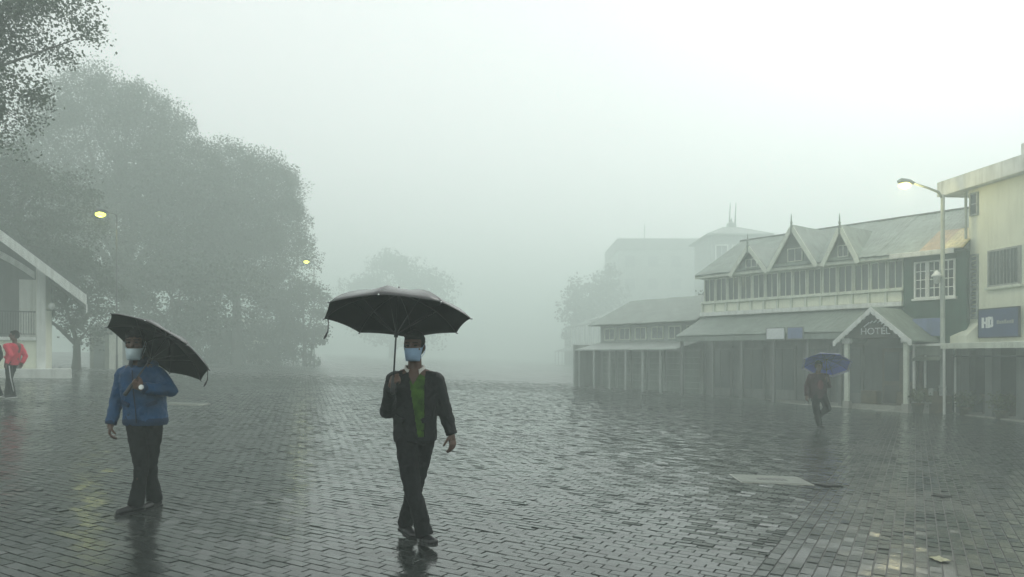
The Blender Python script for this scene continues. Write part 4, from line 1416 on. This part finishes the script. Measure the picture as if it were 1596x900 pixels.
def hair_cap(root, c, R, voxel, k=1.0, front=0.055, material='hair'):
    mb = MB()
    c = Vector(c)

    def P(x, y, z):
        return c + R @ (Vector((x, y, z)) * k)
    mb.ellipsoid(P(0, 0.018, 0.046), (0.083 * k, 0.099 * k, 0.090 * k), R, 20, 14)
    mb.ellipsoid(P(0, 0.050, -0.005), (0.076 * k, 0.066 * k, 0.075 * k), R, 20, 14)
    for s in (-1, 1):
        mb.ellipsoid(P(s * 0.066, 0.0, 0.02), (0.016 * k, 0.03 * k, 0.045 * k), R, 12, 8)
    mb.capsule(P(-0.045, -0.068, 0.088), P(0.045, -0.068, 0.088), 0.022 * k, 0.020 * k, 8)
    me = solid(mb, voxel, 3, 0.012, 0.025)
    Ri = R.inverted()
    cut(me, lambda p, n: (lambda q: q.y < -0.035 * k and q.z < front * k)(Ri @ (p - c)))
    return finish('hair', me, material, root, 0.004)


def shoe(root, ankle, toe_dir, pitch, material='shoe_black', solemat='plastic_black', k=1.0, ground=0.0, voxel=0.008):
    """low shoe; toe_dir is the heading in plan, pitch lifts the toe (positive) or the heel (negative)"""
    d = Vector((toe_dir[0], toe_dir[1], 0)).normalized()
    side = Vector((-d.y, d.x, 0))
    up = Vector((0, 0, 1))
    ax = side
    q = Quaternion(ax, -pitch)
    a = Vector(ankle)

    def P(f, s, u):
        return a + q @ ((d * f + side * s + up * (u - 0.085)) * k)
    mb = MB()
    mb.capsule(P(-0.045, 0, 0.040), P(0.05, 0, 0.044), 0.036, 0.040)
    mb.capsule(P(0.05, 0.004, 0.042), P(0.150, 0.006, 0.032), 0.040, 0.032)
    mb.capsule(P(0.05, -0.014, 0.036), P(0.135, -0.018, 0.030), 0.034, 0.028)
    mb.capsule(P(-0.03, 0, 0.05), P(-0.012, 0, 0.105), 0.036, 0.042)
    me = solid(mb, voxel, 3)
    o = finish('shoe', me, material, root)
    pts = [(-0.085, 0.0), (-0.07, 0.030), (0.0, 0.032), (0.09, 0.045), (0.15, 0.036), (0.182, 0.008), (0.178, -0.018), (0.14, -0.045), (0.07, -0.046), (0.0, -0.034), (-0.07, -0.030)]
    v = [P(x, y, 0.0) for (x, y) in pts] + [P(x, y, 0.020) for (x, y) in pts]
    n = len(pts)
    MB().add(v, [tuple(range(n))[::-1], tuple(range(n, 2 * n))] + [(i, (i + 1) % n, n + (i + 1) % n, n + i) for i in range(n)]).build('sole', solemat, o)
    return o


def person(label, loc, J, wear, rz=0.0, voxel=0.007, group=None):
    """J: joints in metres from the ground point; wear: garments. Faces -y."""
    root = thing('person', label, 'person', loc, rz, group)
    k = J.get('k', 1.0)
    R = Matrix.Rotation(J.get('head_turn', 0.0), 3, 'Z') @ Matrix.Rotation(J.get('head_nod', 0.0), 3, 'X')
    hc = Vector(J['head'])
    nb = Vector(J['neck'])
    pel = Vector(J['pelvis'])
    ch = Vector(J.get('chest', nb.lerp(pel, 0.35)))
    # ---- the body, one continuous surface
    mb = MB()
    head(mb, hc, R, k)
    mb.capsule(nb + V3(0, 0.01, -0.05), hc + R @ V3(0, 0.012, -0.06), 0.058, 0.052)
    tw = J.get('torso', (0.155, 0.105))
    rings = []
    for (t, sx, sy) in ((-0.02, 0.50, 0.6), (0.06, 0.90, 0.8), (0.16, 1.0, 0.96), (0.40, 0.97, 1.0), (0.66, 0.88, 0.94), (0.86, 0.93, 1.0), (1.06, 0.90, 0.95)):
        p = nb.lerp(pel, t)
        rings.append((p.x, p.y + 0.012, p.z, tw[0] * sx, tw[1] * sy))
    mb.loft(rings[::-1], 24)
    arms = {}
    for s in ('r', 'l'):
        sh, el, wr = Vector(J['sh_' + s]), Vector(J['el_' + s]), Vector(J['wr_' + s])
        mb.capsule(nb.lerp(sh, 0.5), sh, 0.055, 0.056)
        mb.capsule(sh, el, 0.048, 0.038)
        mb.capsule(el, el.lerp(wr, 0.4), 0.038, 0.037)
        mb.capsule(el.lerp(wr, 0.4), wr, 0.036, 0.025)
        hp_ = J['hand_' + s]
        hand(mb, wr, hp_[0], hp_[1], hp_[2], hp_[3])
    for s in ('r', 'l'):
        hp_, kn, an = Vector(J['hip_' + s]), Vector(J['kn_' + s]), Vector(J['an_' + s])
        mb.capsule(hp_, kn, 0.076, 0.052)
        mb.capsule(kn, kn.lerp(an, 0.35), 0.050, 0.050)
        mb.capsule(kn.lerp(an, 0.35), an, 0.050, 0.034)
        td = Vector((J['toe_' + s][0], J['toe_' + s][1], 0)).normalized()
        qt = Quaternion(Vector((-td.y, td.x, 0)), -J['toe_' + s][2])
        mb.capsule(an + V3(0, 0, -0.02), an + qt @ (td * 0.09 + V3(0, 0, -0.045)), 0.030, 0.020)
    body = solid(mb, min(voxel, 0.0062), 3)
    finish('body', body, 'skin', root)
    face_parts(root, hc, R, k, wear.get('mask'), wear.get('mask_chin', False))
    hair_cap(root, hc, R, voxel, k, wear.get('fringe', 0.055))
    # ---- trousers
    tr = MB()
    bw = wear.get('hips', (0.165, 0.115))
    tr.loft([(pel.x, pel.y + 0.01, pel.z - 0.10, bw[0] * 0.88, bw[1] * 0.85), (pel.x, pel.y + 0.01, pel.z - 0.03, bw[0], bw[1]),
             (pel.x, pel.y + 0.01, pel.z + 0.08, bw[0] * 0.97, bw[1]), (pel.x, pel.y + 0.01, pel.z + 0.16, bw[0] * 0.93, bw[1] * 0.95)], 24)
    lr = wear.get('leg_r', (0.090, 0.072, 0.066, 0.066))
    for s in ('r', 'l'):
        hp_, kn, an = Vector(J['hip_' + s]), Vector(J['kn_' + s]), Vector(J['an_' + s])
        tr.capsule(hp_ + V3(0, 0, 0.02), hp_.lerp(kn, 0.5), lr[0], (lr[0] + lr[1]) / 2)
        tr.capsule(hp_.lerp(kn, 0.5), kn, (lr[0] + lr[1]) / 2, lr[1])
        tr.capsule(kn, kn.lerp(an, 0.55), lr[1], lr[2])
        hem = kn.lerp(an, 0.97)
        d = (an - kn).normalized()
        tr.tube([kn.lerp(an, 0.5), kn.lerp(an, 0.75), hem + d * 0.03], [lr[2] * 1.0, lr[3] * 0.98, lr[3]], 16)
    me = solid(tr, voxel, 5, 0.024, 0.075)
    finish('trousers', me, wear.get('trousers', 'trouser_black'), root)
    for s in ('r', 'l'):
        shoe(root, J['an_' + s], J['toe_' + s], J['toe_' + s][2], wear.get('shoes', 'shoe_black'), wear.get('soles', 'plastic_black'), voxel=voxel)
    # ---- jacket
    jw = wear.get('jacket_size', (0.185, 0.135))
    hem = wear['hem']
    jk = MB()
    js = []
    zt = nb.z - 0.01
    for (t, sx, sy) in ((0.0, 0.42, 0.62), (0.05, 0.72, 0.80), (0.12, 0.95, 0.92), (0.24, 1.0, 1.0), (0.50, 0.985, 1.03), (0.75, 0.97, 1.0), (0.93, 0.98, 1.0), (1.0, 0.95, 0.97)):
        z = zt + (hem - zt) * t
        p = nb.lerp(pel, min(1.0, (nb.z - z) / max(0.01, nb.z - pel.z)))
        js.append((p.x, p.y + 0.012, z, jw[0] * sx, jw[1] * sy))
    jk.loft(js[::-1], 28)
    ar = wear.get('arm_r', (0.076, 0.062, 0.050))
    for s in ('r', 'l'):
        sh, el, wr = Vector(J['sh_' + s]), Vector(J['el_' + s]), Vector(J['wr_' + s])
        jk.capsule(nb.lerp(sh, 0.35) + V3(0, 0, -0.03), sh, 0.070, ar[0])
        jk.capsule(sh, el, ar[0], ar[1])
        jk.capsule(el, el.lerp(wr, 0.5), ar[1], (ar[1] + ar[2]) / 2)
        jk.tube([el.lerp(wr, 0.4), el.lerp(wr, 0.8), el.lerp(wr, 1.0)], [(ar[1] + ar[2]) / 2, ar[2], ar[2] * 0.95], 14)
    me = solid(jk, voxel, 5, 0.020, 0.055)
    op = wear.get('opening')
    if op:
        cut(me, lambda p, n: p.y < nb.y + 0.02 and op(p))
        finish('jacket', me, wear['jacket'], root, 0.007)
        sw = MB()
        sw.loft([(x, y, z, rx * 0.90, ry * 0.91) for (x, y, z, rx, ry) in js[::-1]], 28)
        me = solid(sw, voxel, 5, 0.008, 0.05)
        cut(me, lambda p, n: p.y < nb.y and p.z > nb.z - 0.105 and abs(p.x - nb.x) < (p.z - (nb.z - 0.105)) * 0.55 + 0.004)
        finish('sweater', me, wear['inner'], root, 0.004)
    else:
        finish('jacket', me, wear['jacket'], root)
    for s_ in ('r', 'l'):
        el, wr = Vector(J['el_' + s_]), Vector(J['wr_' + s_])
        MB().tube([el.lerp(wr, 0.90), el.lerp(wr, 0.97), el.lerp(wr, 1.04)], [ar[2] * 0.93, ar[2] * 0.97, ar[2] * 0.88], 16).build('cuff', wear.get('trim', wear['jacket']), root, True)
    p = nb.lerp(pel, min(1.0, (nb.z - hem) / max(0.01, nb.z - pel.z)))
    if not op:
        v, f = [], []
        for j, (dz, g) in enumerate(((0.052, 1.0), (0.035, 1.03), (0.008, 1.02), (-0.012, 0.97))):
            for k_ in range(28):
                a = 2 * math.pi * k_ / 28
                ca, sa = math.cos(a), math.sin(a)
                v.append((p.x + math.copysign(abs(ca) ** (2 / 2.4), ca) * jw[0] * 0.985 * g, p.y + 0.012 + math.copysign(abs(sa) ** (2 / 2.4), sa) * jw[1] * 0.99 * g, hem + dz))
        for j in range(3):
            for k_ in range(28):
                f.append((j * 28 + k_, j * 28 + (k_ + 1) % 28, (j + 1) * 28 + (k_ + 1) % 28, (j + 1) * 28 + k_))
        MB().add(v, f).build('hem_band', wear.get('trim', wear['jacket']), root, True)
    for s_ in (-1, 1):
        a0 = Vector((p.x + s_ * jw[0] * 0.40, p.y - jw[1] * 0.93, hem + 0.17))
        a1 = Vector((p.x + s_ * jw[0] * 0.80, p.y - jw[1] * 0.66, hem + 0.20))
        MB().bar(a0, a1, 0.03, 0.035).build('pocket_flap', wear.get('trim', wear['jacket']), root)
    return root, R


def collar(root, nb, r, material, gap=0.55, h=0.055, flare=0.03, open_low=0.04):
    """turned collar round the neck, open at the front"""
    nb = Vector(nb)
    v, f = [], []
    n = 22
    for i in range(n + 1):
        a = -math.pi / 2 + gap + (2 * math.pi - 2 * gap) * i / n
        fr = max(0.0, -math.sin(a))
        ca, sa = math.cos(a), math.sin(a)
        v.append(nb + V3(ca * r, sa * r + 0.012, h - fr * open_low))
        v.append(nb + V3(ca * (r + flare * 0.4), sa * (r + flare * 0.4) + 0.012, h * 1.02 - fr * open_low))
        v.append(nb + V3(ca * (r + flare), sa * (r + flare) + 0.012, -0.002 - fr * open_low * 1.6))
    for i in range(n):
        for j in range(2):
            f.append((i * 3 + j, i * 3 + 3 + j, i * 3 + 4 + j, i * 3 + 1 + j))
    o = MB().add(v, f).build('collar', material, root, True)
    md = o.modifiers.new('thickness', 'SOLIDIFY')
    md.thickness = 0.005
    return o


def umbrella(label, hub, axis, spin, R=0.57, depth=0.19, length=0.82, canopy='canopy_black', inner='canopy_inner', rimmat=None, strap=None, handle_at=0.0, group='open umbrellas'):
    """axis points from the grip to the tip; eight panels, ribs, struts, shaft and grip are parts"""
    t = thing('umbrella', label, 'umbrella', (0, 0, 0), 0, group)
    ax = Vector(axis).normalized()
    xa = (Vector((1, 0, 0)) - ax * ax.x).normalized()
    q = Matrix((xa, ax.cross(xa), ax)).transposed().to_quaternion() @ Quaternion((0, 0, 1), spin)
    t.rotation_mode = 'QUATERNION'
    t.rotation_quaternion = q
    hubv = Vector(hub)
    base = hubv - ax * length
    t.location = base

    def prof(s):                                         # rib line: radius, height from the grip
        return R * math.sin(s * 1.18) / math.sin(1.18), length - depth * (1 - math.cos(s * 1.18)) / (1 - math.cos(1.18))
    ng, nr = 7, 9
    for p in range(8):
        a0, a1 = math.pi / 4 * p, math.pi / 4 * (p + 1)
        v, f = [], []
        for j in range(nr):
            s = 0.03 + 0.97 * j / (nr - 1)
            r0, z0 = prof(s)
            for i in range(ng):
                u = i / (ng - 1)
                # straight chord between ribs, with cloth sagging in and the hem scooped
                x = (1 - u) * math.cos(a0) + u * math.cos(a1)
                y = (1 - u) * math.sin(a0) + u * math.sin(a1)
                sag = 4 * u * (1 - u)
                k = 1 - 0.014 * sag * s ** 3
                v.append((x * r0 * k, y * r0 * k, z0 - 0.014 * sag * math.sin(math.pi * min(1, s)) + 0.012 * sag * s ** 4))
        for j in range(nr - 1):
            for i in range(ng - 1):
                f.append((j * ng + i, (j + 1) * ng + i, (j + 1) * ng + i + 1, j * ng + i + 1))
        o = MB().add(v, f).build('canopy_panel', canopy, t, True)
        if sum(pl_.normal.z for pl_ in o.data.polygons) < 0:
            o.data.flip_normals()
        o.data.materials.append(M[inner])                 # dry inside of the cloth; the black one is coloured darker for shade
        md = o.modifiers.new('thickness', 'SOLIDIFY')
        md.thickness = 0.0025
        md.offset = -1
        md.material_offset = 1
        if rimmat:
            v, f = [], []
            for i in range(ng):
                u = i / (ng - 1)
                x = (1 - u) * math.cos(a0) + u * math.cos(a1)
                y = (1 - u) * math.sin(a0) + u * math.sin(a1)
                sag = 4 * u * (1 - u)
                for s in (0.86, 1.0):
                    r0, z0 = prof(s)
                    k = 1 - 0.014 * sag * s ** 3
                    v.append((x * r0 * k * 1.004, y * r0 * k * 1.004, z0 + 0.006 - 0.014 * sag * math.sin(math.pi * s) + 0.012 * sag * s ** 4))
            m_ = len(v)
            v += [(a_[0] * 0.992, a_[1] * 0.992, a_[2] - 0.012) for a_ in v]     # pale border repeated inside, also painting the lit top edge
            for i in range(ng - 1):
                f.append((2 * i, 2 * i + 1, 2 * i + 3, 2 * i + 2))
                f.append((m_ + 2 * i, m_ + 2 * i + 2, m_ + 2 * i + 3, m_ + 2 * i + 1))
            MB().add(v, f).build('border', rimmat, o, True)
    for p in range(8):
        a = math.pi / 4 * p
        pts = []
        for j in range(8):
            r0, z0 = prof(0.02 + 0.98 * j / 7)
            pts.append((r0 * math.cos(a) * 0.995, r0 * math.sin(a) * 0.995, z0 - 0.008))
        rb = MB().tube(pts, 0.0035, 5).build('rib', 'steel_dark', t, True)
        rm_, zm = prof(0.52)
        MB().tube([(0.012 * math.cos(a), 0.012 * math.sin(a), length - depth - 0.12), (rm_ * math.cos(a), rm_ * math.sin(a), zm - 0.012)], 0.003, 5).build('strut', 'steel_dark', rb, True)
        r1, z1 = prof(1.0)
        MB().ellipsoid((r1 * math.cos(a) * 1.012, r1 * math.sin(a) * 1.012, z1 - 0.004), (0.007, 0.007, 0.007), None, 8, 6).build('rib_tip', 'steel', rb, True)
    MB().tube([(0, 0, 0.05), (0, 0, length)], 0.007, 10).build('shaft', 'steel_dark', t, True)
    MB().tube([(0, 0, length - depth - 0.15), (0, 0, length - depth - 0.10)], 0.016, 10).build('runner', 'plastic_black', t, True)
    MB().lathe([(0.020, -0.012), (0.018, 0.004), (0.008, 0.012), (0.006, 0.05), (0.002, 0.055)], 10, (0, 0, length)).build('ferrule', 'plastic_black', t, True)
    MB().lathe([(0.012, -0.06), (0.017, -0.055), (0.018, 0.03), (0.013, 0.075), (0.009, 0.08)], 10).build('handle', 'plastic_black', t, True)
    if strap is not None:
        r1, z1 = prof(1.0)
        a = strap
        p0 = Vector((r1 * math.cos(a), r1 * math.sin(a), z1)) * 0.95
        p0.z = z1 + 0.01
        dn = q.inverted() @ Vector((0, 0, -1))
        w = q.inverted() @ Vector((0.012, 0, 0))
        w2 = q.inverted() @ Vector((-0.02, 0, 0))
        MB().tube([p0, p0 + dn * 0.05 + w * .3, p0 + dn * 0.11, p0 + dn * 0.15 + w2, p0 + dn * 0.17 + w2 * 1.6], [0.005, 0.004, 0.005, 0.009, 0.004], 6).build('tie_strap', 'canopy_black', t, True)
    return t, base


# ---- man in the middle, walking to the camera under a wide black umbrella
CL = (-0.77, 5.87, gz(-0.77))
Jc = dict(head=(-0.005, -0.02, 1.555), neck=(-0.005, 0.01, 1.365), pelvis=(-0.005, 0.02, 0.88), head_turn=-0.12, head_nod=0.05,
          sh_r=(-0.165, 0.01, 1.285), el_r=(-0.215, -0.03, 1.045), wr_r=(-0.155, -0.235, 1.245),
          sh_l=(0.155, 0.015, 1.285), el_l=(0.225, 0.075, 1.045), wr_l=(0.285, 0.06, 0.855),
          hand_r=((0.38, -0.55, 0.70), (0.80, 0.55, 0.0), (-0.2, -0.5, 0.8), 1.25),
          hand_l=((0.12, -0.10, -1.0), (-0.75, 0.5, 0.0), (-0.2, -1, 0), 0.45),
          hip_r=(-0.085, 0.01, 0.86), kn_r=(-0.012, -0.10, 0.455), an_r=(0.088, -0.115, 0.096), toe_r=(0.55, -0.85, 0.12),
          hip_l=(0.080, 0.03, 0.86), kn_l=(-0.005, 0.055, 0.46), an_l=(-0.105, 0.20, 0.108), toe_l=(0.62, -0.8, -0.16))


def open_c(p):
    t = (p.z - 0.80) / 0.56
    return p.z > 0.845 and (0.040 - 0.085 * max(0, t)) < p.x < (0.085 + 0.004 * t) and t < 1.2


man_c, _ = person('person in black jacket and green sweater walking under the wide umbrella', CL, Jc,
                  dict(mask='mask_blue', jacket='jacket_black', inner='sweater_green', hem=0.80, opening=open_c, jacket_size=(0.178, 0.135),
                       leg_r=(0.092, 0.070, 0.064, 0.068)), 0.0, 0.0075)
collar(man_c, (-0.005, 0.0, 1.365), 0.066, 'shirt_white', 0.55, 0.042, 0.024, 0.04)
grip_c = Vector(CL) + Vector((-0.128, -0.285, 1.30))
ax_c = Vector((0.02, 0.24, 0.97)).normalized()
umbrella('wide black umbrella held upright over the person in green sweater', grip_c + ax_c * 0.69, ax_c, math.radians(-4), 0.575, 0.205, 0.74, 'canopy_black', strap=math.pi)

# ---- man in the blue anorak with the umbrella over his shoulder
LL = (-3.32, 6.63, gz(-3.32))
Jl = dict(head=(-0.055, -0.02, 1.505), neck=(-0.03, 0.01, 1.32), pelvis=(0.012, 0.02, 0.87), head_turn=0.22, head_nod=0.02,
          sh_r=(-0.172, 0.01, 1.225), el_r=(-0.245, 0.03, 1.00), wr_r=(-0.268, -0.03, 0.79),
          sh_l=(0.128, 0.015, 1.225), el_l=(0.262, -0.02, 1.085), wr_l=(0.105, -0.20, 1.115),
          hand_r=((-0.10, -0.10, -1.0), (0.75, 0.4, 0.0), (0.1, -1, 0), 0.6),
          hand_l=((-0.86, -0.25, 0.42), (0.0, 0.95, 0.1), (0.2, 0, 1), 1.25),
          hip_r=(-0.065, 0.0, 0.84), kn_r=(0.022, -0.06, 0.40), an_r=(-0.012, -0.09, 0.086), toe_r=(-0.62, -0.80, 0.0),
          hip_l=(0.085, 0.02, 0.84), kn_l=(0.042, 0.05, 0.40), an_l=(0.050, 0.12, 0.088), toe_l=(-0.30, -0.95, -0.05))
man_l, _ = person('person in blue anorak standing with umbrella over the shoulder', LL, Jl,
                  dict(mask='mask_white', jacket='anorak_blue', trim='anorak_trim', hem=0.785, jacket_size=(0.190, 0.140), hips=(0.172, 0.12), mask_chin=True, fringe=0.045,
                       leg_r=(0.096, 0.062, 0.055, 0.070), arm_r=(0.074, 0.062, 0.052)), 0.0, 0.0075)
collar(man_l, (-0.03, 0.0, 1.30), 0.074, 'anorak_dark', 0.25, 0.085, 0.022, 0.02)
hm_ = MB()
hm_.ellipsoid((-0.03, 0.105, 1.31), (0.125, 0.065, 0.075), None, 16, 10)
hm_.ellipsoid((-0.09, 0.06, 1.32), (0.06, 0.06, 0.055), None, 12, 8)
hm_.ellipsoid((0.03, 0.06, 1.32), (0.06, 0.06, 0.055), None, 12, 8)
finish('hood', solid(hm_, 0.009, 4, 0.015, 0.05), 'anorak_blue', man_l)
MB().tube([(-0.028, -0.128, 1.27), (-0.012, -0.142, 1.10), (0.006, -0.135, 0.92), (0.010, -0.130, 0.80)], 0.005, 6).build('zip', 'anorak_dark', man_l, True)
wt = MB()
ww, wd_ = Vector((0.118, -0.190, 1.113)), Vector((-0.86, -0.45, 0.16)).normalized()
sd = wd_.cross(Vector((0, 0, 1))).normalized()
u3 = sd.cross(wd_)
ring = [ww + (sd * math.cos(2 * math.pi * k / 14) + u3 * math.sin(2 * math.pi * k / 14)) * 0.040 for k in range(15)]
wo = MB().tube(ring, 0.007, 6).build('wristwatch', 'steel', man_l, True)
fn = Vector((-0.2, -0.95, 0.2)).normalized()
MB().tube([ww + fn * 0.044, ww + fn * 0.056], 0.022, 14).build('watch_face', 'watch_face', wo)
grip_l = Vector(LL) + Vector((0.028, -0.205, 1.165))
ax_l = Vector((0.33, 0.50, 0.80)).normalized()
umbrella('black umbrella tilted back over the shoulder of the person in blue', grip_l + ax_l * 0.52, ax_l, math.radians(12), 0.495, 0.15, 0.60, 'canopy_black', strap=0.0)
MB()

# ---- person with the blue umbrella, walking away near the hotel
RL = (7.43, 17.9, gz(7.43))
Jr = dict(head=(0.0, -0.03, 1.515), neck=(0.0, 0.0, 1.335), pelvis=(0.0, 0.02, 0.87), head_turn=0.0, head_nod=0.1,
          sh_r=(-0.185, 0.0, 1.26), el_r=(-0.26, 0.06, 1.01), wr_r=(-0.30, -0.04, 0.80),
          sh_l=(0.185, 0.0, 1.26), el_l=(0.24, -0.05, 1.03), wr_l=(0.13, -0.25, 1.16),
          hand_r=((-0.1, -0.1, -1.0), (0.8, 0.3, 0), (0.1, -1, 0), 0.5),
          hand_l=((-0.5, -0.5, 0.6), (-0.6, 0.6, 0), (0.3, -0.4, 0.8), 1.25),
          hip_r=(-0.085, 0.0, 0.85), kn_r=(-0.07, -0.06, 0.46), an_r=(0.02, -0.02, 0.10), toe_r=(0.25, -0.95, 0.0),
          hip_l=(0.085, 0.02, 0.85), kn_l=(0.16, -0.16, 0.50), an_l=(0.03, 0.16, 0.26), toe_l=(0.2, -0.95, -0.6))
man_r, _ = person('person in dark maroon jacket walking under the blue umbrella', RL, Jr,
                  dict(jacket='maroon', hem=0.74, jacket_size=(0.215, 0.15), hips=(0.185, 0.13), leg_r=(0.11, 0.085, 0.07, 0.068), arm_r=(0.078, 0.064, 0.052)), 0.0, 0.010)
fp = MB()
fp.ellipsoid((0.0, -0.13, 1.06), (0.075, 0.03, 0.12), None, 14, 10)
finish('front_pouch', solid(fp, 0.010, 3), 'maroon_patch', man_r)
ax_r = Vector((0.20, 0.48, 0.85)).normalized()
grip_r = Vector(RL) + Vector((0.075, -0.30, 1.23))
umbrella('bright blue umbrella with pale border near the hotel porch', grip_r + ax_r * 0.52, ax_r, math.radians(10), 0.58, 0.17, 0.58, 'canopy_blue', 'canopy_blue_inner', 'canopy_lilac')

# ---- two walkers at the left edge
EL = (-12.55, 18.5, gz(-12.55))
Je = dict(head=(0.07, 0.0, 1.59), neck=(0.06, 0.02, 1.40), pelvis=(0.0, 0.02, 0.92), head_turn=-1.1,
          sh_r=(-0.02, -0.17, 1.32), el_r=(0.12, -0.20, 1.09), wr_r=(0.06, -0.26, 0.90),
          sh_l=(0.10, 0.18, 1.32), el_l=(0.22, 0.20, 1.08), wr_l=(0.20, 0.10, 0.90),
          hand_r=((-0.3, -0.2, -0.9), (0.2, 0.9, 0), (-1, 0, 0), 0.6),
          hand_l=((-0.2, -0.2, -0.9), (0.2, -0.9, 0), (-1, 0, 0), 0.6),
          hip_r=(-0.01, -0.08, 0.90), kn_r=(0.03, -0.12, 0.50), an_r=(0.11, -0.10, 0.12), toe_r=(-0.95, -0.35, -0.1),
          hip_l=(0.01, 0.09, 0.90), kn_l=(-0.10, 0.06, 0.50), an_l=(-0.16, 0.08, 0.11), toe_l=(-0.95, -0.3, 0.1))
man_e, _ = person('person in bright red jacket walking at the left edge', EL, Je,
                  dict(jacket='red_jacket', hem=0.86, jacket_size=(0.145, 0.175), hips=(0.13, 0.14), arm_r=(0.072, 0.060, 0.050), soles='shoe_white'), 0.0, 0.010)
MB().tube([(0.075, -0.20, 0.84), (0.105, -0.19, 0.55), (0.165, -0.165, 0.2)], 0.012, 6).build('side_stripe', 'shoe_white', man_e, True)
E2 = (-12.95, 18.25, gz(-12.95))
Jd = dict(head=(0.03, 0.0, 1.56), neck=(0.03, 0.02, 1.37), pelvis=(0.02, 0.02, 0.90), head_turn=-0.9,
          sh_r=(-0.09, -0.13, 1.29), el_r=(-0.10, -0.17, 1.05), wr_r=(-0.16, -0.22, 0.86),
          sh_l=(0.14, 0.13, 1.29), el_l=(0.20, 0.14, 1.05), wr_l=(0.15, 0.06, 0.87),
          hand_r=((-0.3, -0.2, -0.9), (0.2, 0.9, 0), (-1, 0, 0), 0.6),
          hand_l=((-0.2, -0.2, -0.9), (0.2, -0.9, 0), (-1, 0, 0), 0.6),
          hip_r=(-0.02, -0.08, 0.88), kn_r=(-0.06, -0.10, 0.48), an_r=(-0.02, -0.10, 0.11), toe_r=(-0.95, -0.35, 0.0),
          hip_l=(0.05, 0.09, 0.88), kn_l=(0.12, 0.06, 0.49), an_l=(0.22, 0.08, 0.13), toe_l=(-0.95, -0.3, -0.2))
man_d, _ = person('person in dark clothes and pale cap, cut by the left edge', E2, Jd,
                  dict(jacket='dark_jacket', hem=0.82, jacket_size=(0.17, 0.17), hips=(0.14, 0.14), shoes='dark_jacket', soles='shoe_white'), 0.0, 0.010)
cp = MB()
cp.ellipsoid((0.03, 0.01, 1.63), (0.096, 0.105, 0.075), None, 16, 10)
cp.ellipsoid((-0.05, -0.06, 1.615), (0.085, 0.075, 0.014), None, 14, 8)
finish('cap', solid(cp, 0.009, 3), 'cap_white', man_d)

# ------------------------------------------------------------------ the fog
hz = MB().box(-440, 440, -80, 540, gz(60) - 1.2, HAZE_TOP)
hm = bpy.data.materials.new('haze')
hm.use_nodes = True
hn = hm.node_tree.nodes
hn.clear()
ho = hn.new('ShaderNodeOutputMaterial')
hp = hn.new('ShaderNodeVolumePrincipled')
hp.inputs['Color'].default_value = (0.86, 0.968, 0.92, 1)
hp.inputs['Density'].default_value = HAZE_DENSITY
hp.inputs['Anisotropy'].default_value = 0.35
hm.node_tree.links.new(hp.outputs['Volume'], ho.inputs['Volume'])
M['haze'] = hm
hob = hz.build('haze', 'haze', kind='stuff')
hob['label'] = 'pale grey fog filling the whole square'
hob['category'] = 'fog'
